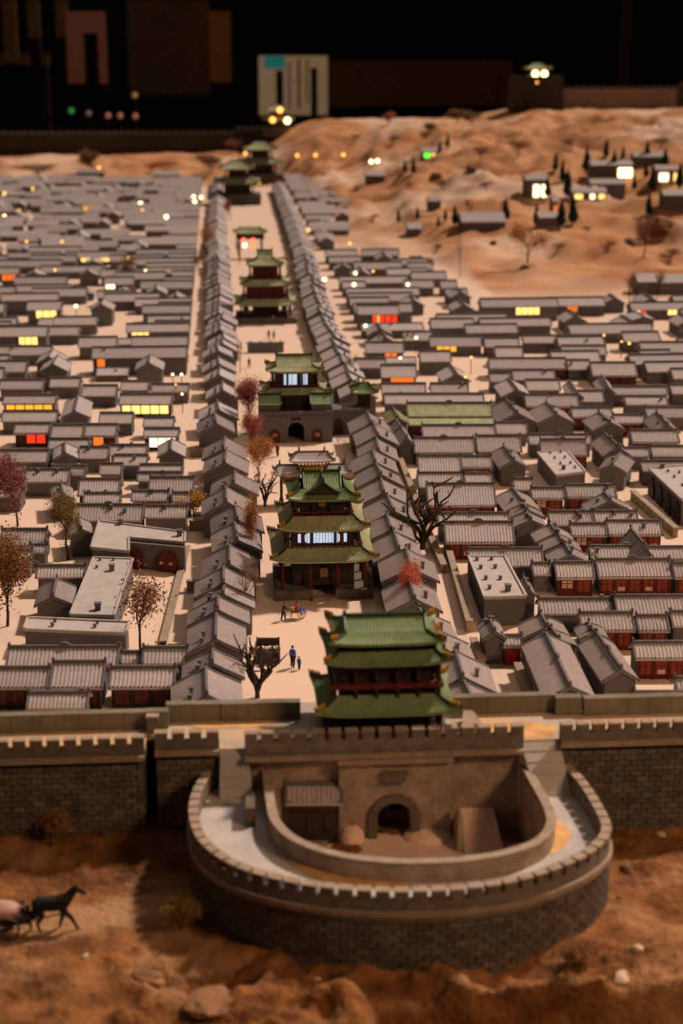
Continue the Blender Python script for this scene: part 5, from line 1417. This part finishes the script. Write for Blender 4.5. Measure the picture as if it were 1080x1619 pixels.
structure('display_table', MB().box((.6, 9.3, -.46), (12.8, 16.2, .76)).mesh('display_table', M['hall']), 'dark plinth carrying the miniature town')
def at_y(px, py, y):
    d = ray(px, py); t = y / d[1]; return d[0] * t, 1 + d[2] * t
NT = [0]
def hallpaint(n, c): return mat('hall_' + n, c, .8, .12, 4)
def panel(name, px0, py0, px1, py1, y, m, label, cat, depth=.06, group=None):
    a, b = at_y(px0, py1, y), at_y(px1, py0, y); x, z = (a[0] + b[0]) / 2, (a[1] + b[1]) / 2
    w, h = b[0] - a[0], b[1] - a[1]
    if not name.startswith('lit'):
        NT[0] += 1; t = obj('trim_%d' % NT[0], None, None, (x, y, -.81)); t['kind'] = 'structure'; t['label'] = label
    else: t = thing(name, label, cat, (x, y, -.81), 0, group)
    put('face', MB().box((0, 0, z + .81), (w, depth, h)), m, t); put('plinth', MB().box((0, .1, (z - h / 2 + .81) / 2), (w * .9, .1, max(.05, z - h / 2 + .81))), M['hall'], t)
    return t, w, h, z
gl = lambda n, c, s: glow(n, c, s)
t, w, h, z = panel('lit_display', 410, 88, 518, 182, 33, glow('cream_lit_panel', (.62, .39, .21), 0.186), 'pale lit display panel with dark streaks at the back of the hall', 'display')
for u, ww, z0, z1 in ((-.20, .10, -.5, .25), (.30, .09, -.5, .30), (.08, .03, -.4, .45), (-.06, .02, -.45, .4), (.2, .02, -.3, .45)): put('dark_strip', MB().box((u * w, -.05, z + .81 + (z0 + z1) / 2 * h), (ww * w, .04, (z1 - z0) * h)), M['hall' if ww > .05 else 'hallwood'], t)
put('teal_square', MB().box((-.27 * w, -.05, z + .81 + .39 * h), (.30 * w, .04, .2 * h)), glow('teal_light', (.02, .34, .30), 0.210), t, label='teal lit corner')
t, w, h, z = panel('lit_screen_wall', 108, 18, 166, 132, 33, glow('dim_rose_screen', (.30, .075, .035), 0.092), 'dim rose coloured display high at the back left', 'display')
put('dark_doorway', MB().box((.12 * w, -.05, z + .81 - .15 * h), (.35 * w, .04, .7 * h)), M['hall'], t)
panel('hall_column', 333, 18, 364, 130, 33, hallpaint('dim_amber_column', (.28, .10, .015)), 'dim amber lit column at the back of the hall', 'column')
panel('low_partition', 520, 96, 812, 168, 32, hallpaint('brown_partition', (.10, .038, .008)), 'long dim brown partition behind the right of the town', 'partition')
panel('tall_partition', 205, 0, 330, 150, 34, hallpaint('dim_brown_wall', (.08, .045, .018)), 'dim brown wall panel at the back left of the hall', 'partition')
panel('hall_column', 978, 0, 1000, 138, 34, hallpaint('dim_brown_column', (.06, .025, .006)), 'faint brown column at the upper right of the hall', 'column')
for i, px in enumerate((8, 45, 90)): panel('hall_slat', px, 0, px + 16, 60 if i else 100, 33.5, hallpaint('slat_paint', (.14, .07, .02)), 'faint amber slat at the upper left, %s from the frame edge' % ordn(i).replace('nearest', 'first'), 'slat', group='amber slats at the upper left')
panel('hall_rail', 0, 84, 78, 104, 33.6, hallpaint('dim_amber_rail', (.12, .06, .016)), 'faint amber crossbar under the slats at the left', 'rail')
for i, (px, py, c, s, lab) in enumerate(((113, 175, (.10, .6, .12), 1.2, 'green glowing light low at the back left'), (171, 183, (.8, .25, .15), .9, 'pinkish light low at the back, left of three'), (190, 183, (.8, .25, .15), 1.0, 'pinkish light low at the back, middle of three'), (214, 184, (.8, .25, .15), 1.0, 'pinkish light low at the back, right of three'), (213, 151, (.7, .40, .12), .8, 'amber light above the pinkish ones at the back left'), (140, 180, (.5, .3, .3), .4, 'faint grey light beside the green one'))):
    Y_ = 32.6 if i != 4 else 32.85; x, zz = at_y(px, py, Y_); t = thing('indicator_light', lab, 'light', (x, Y_, -.81)); put('stand', MB().box((0, .05, (zz + .81) / 2), (.06, .06, zz + .81)), M['hall'], t)
    put('lens', MB().ball((0, 0, zz + .81), .055, 10), glow('indicator_%d' % i, c, s * .28), t, smooth=True)

# ------------------------------------------------------------------ people, cart, horse, stall
SC = .0206
def skinned(name, V, E, Rd, material, parent, sub=1, label=None):
    me = bpy.data.meshes.new(name); me.from_pydata([tuple(v) for v in V], E, []); me.materials.append(material)
    o = obj(name, me, parent)
    o.modifiers.new('skin', 'SKIN').use_smooth_shade = True
    sv = me.skin_vertices[0].data if me.skin_vertices else None
    if sv is None:
        bmod = bmesh.new(); bmod.from_mesh(me); bmod.verts.layers.skin.verify(); bmod.to_mesh(me); bmod.free(); sv = me.skin_vertices[0].data
    for i, r in enumerate(Rd): sv[i].radius = (r, r) if not hasattr(r, '__len__') else r; sv[i].use_root = (i == 0)
    s = o.modifiers.new('smooth', 'SUBSURF'); s.levels = sub; s.render_levels = sub
    if label: o['label'] = label
    return o
def person(x, y, rz, label, top, legs, hair='black', scale=SC, pose='stand', z=0.0, skirt=False, group='miniature townspeople'):
    """faces -y before rz; joints in metres, the whole figure scaled to the miniature"""
    t = thing('person', label, 'person', (x, y, z), rz, group, scale)
    st = {'stand': (.03, -.03), 'walk': (.22, -.22), 'sit': (0, 0), 'push': (.20, -.18)}[pose]
    ph = .95 if pose != 'sit' else .12
    lean = {'push': -.14, 'walk': -.04}.get(pose, 0.0) if pose != 'sit' else .08
    J = [(0, 0, ph), (0, lean * .4, ph + .25), (0, lean * .8, ph + .43), (0, lean, ph + .55), (0, lean - .01, ph + .61), (0, lean - .02, ph + .70), (0, lean - .01, ph + .79)]
    Rd = [(.135, .105), (.125, .10), (.15, .105), .058, .075, .10, .07]; E = [(i, i + 1) for i in range(6)]
    jack_v, jack_r = list(J[:4]), [.15, .145, .17, .075]; jack_e = [(0, 1), (1, 2), (2, 3)]
    leg_v, leg_r, leg_e = [(0, 0, ph)], [.14], []
    for s in (-1, 1):
        a = len(J); arm = {'push': (-.16, -.38), 'walk': (.10 * s, -.14 + .2 * s)}.get(pose, (.0, -.06))
        J += [(s * .18, lean * .8, ph + .44), (s * .235, lean + arm[0] + .03, ph + .17), (s * .22, lean + arm[1], ph - .06 + (.06 if pose == 'push' else 0)), (s * .215, lean + arm[1] - .03, ph - .16 + (.08 if pose == 'push' else 0))]
        Rd += [.068, .050, .036, .030]; E += [(2, a), (a, a + 1), (a + 1, a + 2), (a + 2, a + 3)]
        b = len(jack_v); jack_v += J[a:a + 3]; jack_r += [.085, .066, .055]; jack_e += [(2, b), (b, b + 1), (b + 1, b + 2)]
        # four fingers and a thumb
        h_ = Vector(J[a + 3])
        for k in range(4):
            f0 = len(J); J.append(tuple(h_ + Vector((.0, -.022 + k * .015, -.045)))); J.append(tuple(h_ + Vector((-s * .012, -.026 + k * .017, -.085 + abs(k - 1.4) * .008)))); Rd += [.0085, .007]; E += [(a + 3, f0), (f0, f0 + 1)]
        f0 = len(J); J.append(tuple(h_ + Vector((-s * .012, -.045, -.015)))); J.append(tuple(h_ + Vector((-s * .018, -.055, -.045)))); Rd += [.010, .008]; E += [(a + 3, f0), (f0, f0 + 1)]
        c = len(J); d = st[0] if s > 0 else st[1]
        if pose == 'sit': L_ = [(s * .10, -.02, ph), (s * .13, -.45, ph + .16), (s * .13, -.72, ph - .12), (s * .13, -.84, ph - .06)]
        else: L_ = [(s * .10, 0, ph - .04), (s * .11, -d * .8 - .03, .50), (s * .11, -d + (.03 if d > 0 else .06), .08), (s * .11, -d - .13, .035)]
        J += L_; Rd += [.10, .070, .045, .042]; E += [(0, c), (c, c + 1), (c + 1, c + 2), (c + 2, c + 3)]
        b = len(leg_v); leg_v += L_[:3]; leg_r += [.125, .092, .072]; leg_e += [(0, b), (b, b + 1), (b + 1, b + 2)]
    skinned('body', J, E, Rd, M['skin'], t); skinned('jacket', jack_v, jack_e, jack_r, M[top], t); skinned('trousers', leg_v, leg_e, leg_r, M[legs], t)
    hz_ = ph + .70
    put('hair', MB().ball((0, lean + .018, hz_ + .045), (.108, .112, .095), 10), M[hair], t, smooth=True)
    put('face', MB().tube([(0, lean - .115, hz_ + .03), (0, lean - .145, hz_ - .02)], [.010, .018], 5).ball((-.035, lean - .112, hz_ + .025), .012, 6, 1).ball((.035, lean - .112, hz_ + .025), .012, 6, 1).box((0, lean - .108, hz_ - .055), (.045, .012, .010), 0, 2), [M['skin'], M['black'], M['redcloth']], t)
    return t
def stand(px, py, rz, *a, **k): x, y = at(px, py); return person(x, y, rz, *a, **k)
stand(448, 981, PI / 2 + .1, 'person in dark navy clothes pushing a wheelbarrow before the market tower', 'navy', 'navy', pose='push')
stand(463, 1056, 2.6, 'person in a blue jacket and dark trousers standing in the street', 'blue', 'black', pose='stand', scale=SC * 1.12)
stand(473, 1059, 2.5, 'small person in blue beside the taller one in the street', 'blue', 'navy', scale=SC * .68)
stand(427, 719, .4, 'person in pale blue left of the memorial arch', 'paleblue', 'paleblue', pose='walk')
stand(439, 722, -.6, 'person in dark clothes beside the one in pale blue', 'darkcloth', 'black')
stand(398, 623, 1.2, 'person with a red and blue outfit beside the red tree', 'redcloth', 'blue')
stand(394, 582, .3, 'dark dressed person left of the screen wall', 'darkcloth', 'black', pose='walk')
stand(425, 536, .2, 'dark dressed person below the drum tower, left of two', 'darkcloth', 'black')
stand(433, 537, -.3, 'grey blue dressed person below the drum tower, right of two', 'paleblue', 'darkcloth')
# wheelbarrow with a passenger
x, y = at(469, 978); wb = thing('wheelbarrow', 'wooden wheelbarrow with one big wheel in front of the market tower', 'wheelbarrow', (x, y, 0), .12, None, SC)
mb = MB()
for s in (-1, 1): mb.tube([(-1.0, s * .30, .82), (.2, s * .26, .62), (.95, s * .10, .50)], .035, 5)
put('shafts', mb, M['tan'], wb, stuff=True)
put('bed', MB().box((-.05, 0, .70), (1.0, .85, .06)), M['tan'], wb)
for s in (-1, 1): put('leg', MB().tube([(-.45, s * .30, .72), (-.50, s * .34, 0)], .035, 5), M['tan'], wb)
def wheel(parent, c, r, n=10, m='darkwood', w=.07):
    rim = MB(); k = 18
    rim.tube([(c[0] + r * math.cos(2 * PI * i / k), c[1], c[2] + r * math.sin(2 * PI * i / k)) for i in range(k + 1)], w, 5)
    o = put('wheel', rim, M[m], parent); sp = cached(('spoke', r), lambda: MB().tube([(0, 0, .02), (0, 0, r)], .03, 4).mesh('spoke', M[m]))
    for i in range(n): q_ = obj('spoke', sp, o, c); q_.rotation_euler = (0, 2 * PI * i / n, 0)
    put('hub', MB().tube([(c[0], c[1] - .12, c[2]), (c[0], c[1] + .12, c[2])], .08, 8), M[m], o)
wheel(wb, (.45, 0, .40), .38, 8, 'tan', .035)
put('straw_sack', MB().ball((-.30, 0, .92), (.42, .34, .22), 10), M['hay'], wb, smooth=True)
person(x + .10 * SC, y - .004, PI / 2 + .1, 'person in red with blue trousers riding on the wheelbarrow', 'redcloth', 'blue', pose='sit', z=.74 * SC)
# market stall
x, y = at(424, 1050); sl_ = thing('market_stall', 'dark market stall with pale goods behind the twisted bare tree', 'stall', (x, y + .012, 0), -.08)
put('counter', MB().box((0, 0, .011), (.042, .022, .022)), M['darkcloth'], sl_)
for sx in (-.019, .019): put('post', MB().box((sx, .010, .021), (.0022, .0022, .042)), M['darkwood'], sl_)
put('back_board', MB().box((0, .0105, .032), (.040, .0015, .016)), M['darkwood'], sl_)
for i in range(6): tag(put('goods_bundle', MB().ball((0, 0, 0), (.0042, .0042, .0040), 8), M['white'], None, (x - .015 + i * .006, y + .010 + .003 * (i % 2), .0255), smooth=True), 'pale bundle on the dark stall counter, %s from the left end' % ordn(i).replace('nearest', 'first'), 'goods', 'goods on the market stall')
# horse cart
x, y = at(13, 1486); z = front(x, y); CS = .0245; ang = .10
ct = thing('horse_cart', 'two wheeled wooden cart piled with a pinkish load at the left edge', 'cart', (x, y + .012, z), ang, None, CS)
put('bed', MB().box((-.3, 0, .80), (2.6, 1.1, .10)), M['darkwood'], ct)
for s in (-1, 1):
    put('side_rail', MB().box((-.3, s * .55, 1.0), (2.6, .06, .30)), M['darkwood'], ct)
    put('shaft', MB().tube([(.9, s * .42, .85), (2.0, s * .40, 1.0), (2.7, s * .40, 1.12)], .045, 5), M['darkwood'], ct)
    wheel(ct, (-.1, s * .68, .62), .60, 12, 'darkwood', .07)
mb = MB().ball((-.55, 0, 1.30), (1.25, .62, .52), 14); mb.v = [(a, b, c + .05 * math.sin(a * 9) * math.sin(b * 8)) for a, b, c in mb.v]
put('load', mb, M['pinkcloth'], ct, smooth=True, label='pinkish cloth covered load')
cs, sn = math.cos(ang), math.sin(ang)
def cartpt(u, v): return x + (u * cs - v * sn) * CS, y + .012 + (u * sn + v * cs) * CS
p = cartpt(.82, -.1); person(p[0], p[1], PI / 2 + ang, 'person in dark clothes sitting on the front of the horse cart', 'black', 'black', pose='sit', z=z + .86 * CS, scale=CS)
p = cartpt(2.05, 0)
hs = thing('horse', 'black horse trotting right in the shafts of the cart', 'horse', (p[0], p[1], front(*p)), ang, None, CS * 1.1)
V = [(-.10, 0, 1.30), (-.55, 0, 1.34), (-.78, 0, 1.26), (.30, 0, 1.30), (.58, 0, 1.36), (.82, 0, 1.62), (1.02, 0, 1.86), (1.16, 0, 1.96), (1.36, 0, 1.80), (1.54, 0, 1.62)]
E = [(0, 1), (1, 2), (0, 3), (3, 4), (4, 5), (5, 6), (6, 7), (7, 8), (8, 9)]
Rr = [(.33, .39), (.33, .38), (.25, .27), (.33, .41), (.29, .37), (.18, .26), (.14, .19), (.12, .16), (.10, .12), (.075, .09)]
for s, dh, df in ((-1, .28, .42), (1, -.12, -.10)):
    b = len(V); V += [(.52, s * .17, 1.02), (.56 + df * .7, s * .17, .66 if df > 0 else .60), (.50 + df * 1.25, s * .17, .30 if df > 0 else .26), (.48 + df * 1.5, s * .17, .10), (.54 + df * 1.55, s * .17, .03)]
    Rr += [.17, .11, .075, .065, .08]; E += [(4, b)] + [(b + i, b + i + 1) for i in range(4)]
    b = len(V); V += [(-.62, s * .17, 1.08), (-.46 + dh * .4, s * .18, .84), (-.86 + dh * .8, s * .18, .52), (-.82 + dh, s * .18, .16), (-.74 + dh, s * .18, .04)]
    Rr += [.23, .16, .09, .065, .08]; E += [(1, b)] + [(b + i, b + i + 1) for i in range(4)]
skinned('body', V, E, Rr, M['horse'], hs, 2)
put('mane', MB().tube([(.56, 0, 1.62), (.80, 0, 1.86), (1.02, 0, 2.03), (1.18, 0, 2.08)], [.05, .07, .06, .03], 5), M['black'], hs)
put('tail', MB().tube([(-.94, 0, 1.36), (-1.10, 0, 1.15), (-1.16, 0, .80), (-1.14, 0, .55)], [.05, .08, .08, .02], 6), M['black'], hs)
for s in (-1, 1): put('ear', MB().tube([(1.13, s * .06, 2.04), (1.12, s * .085, 2.20)], [.045, .008], 5), M['horse'], hs)
put('harness', MB().tube([(.62 + .30 * math.cos(a) * .35, .31 * math.sin(a), 1.36 + .40 * math.cos(a)) for a in [i * PI / 6 for i in range(13)]], .045, 5), M['darkwood'], hs)
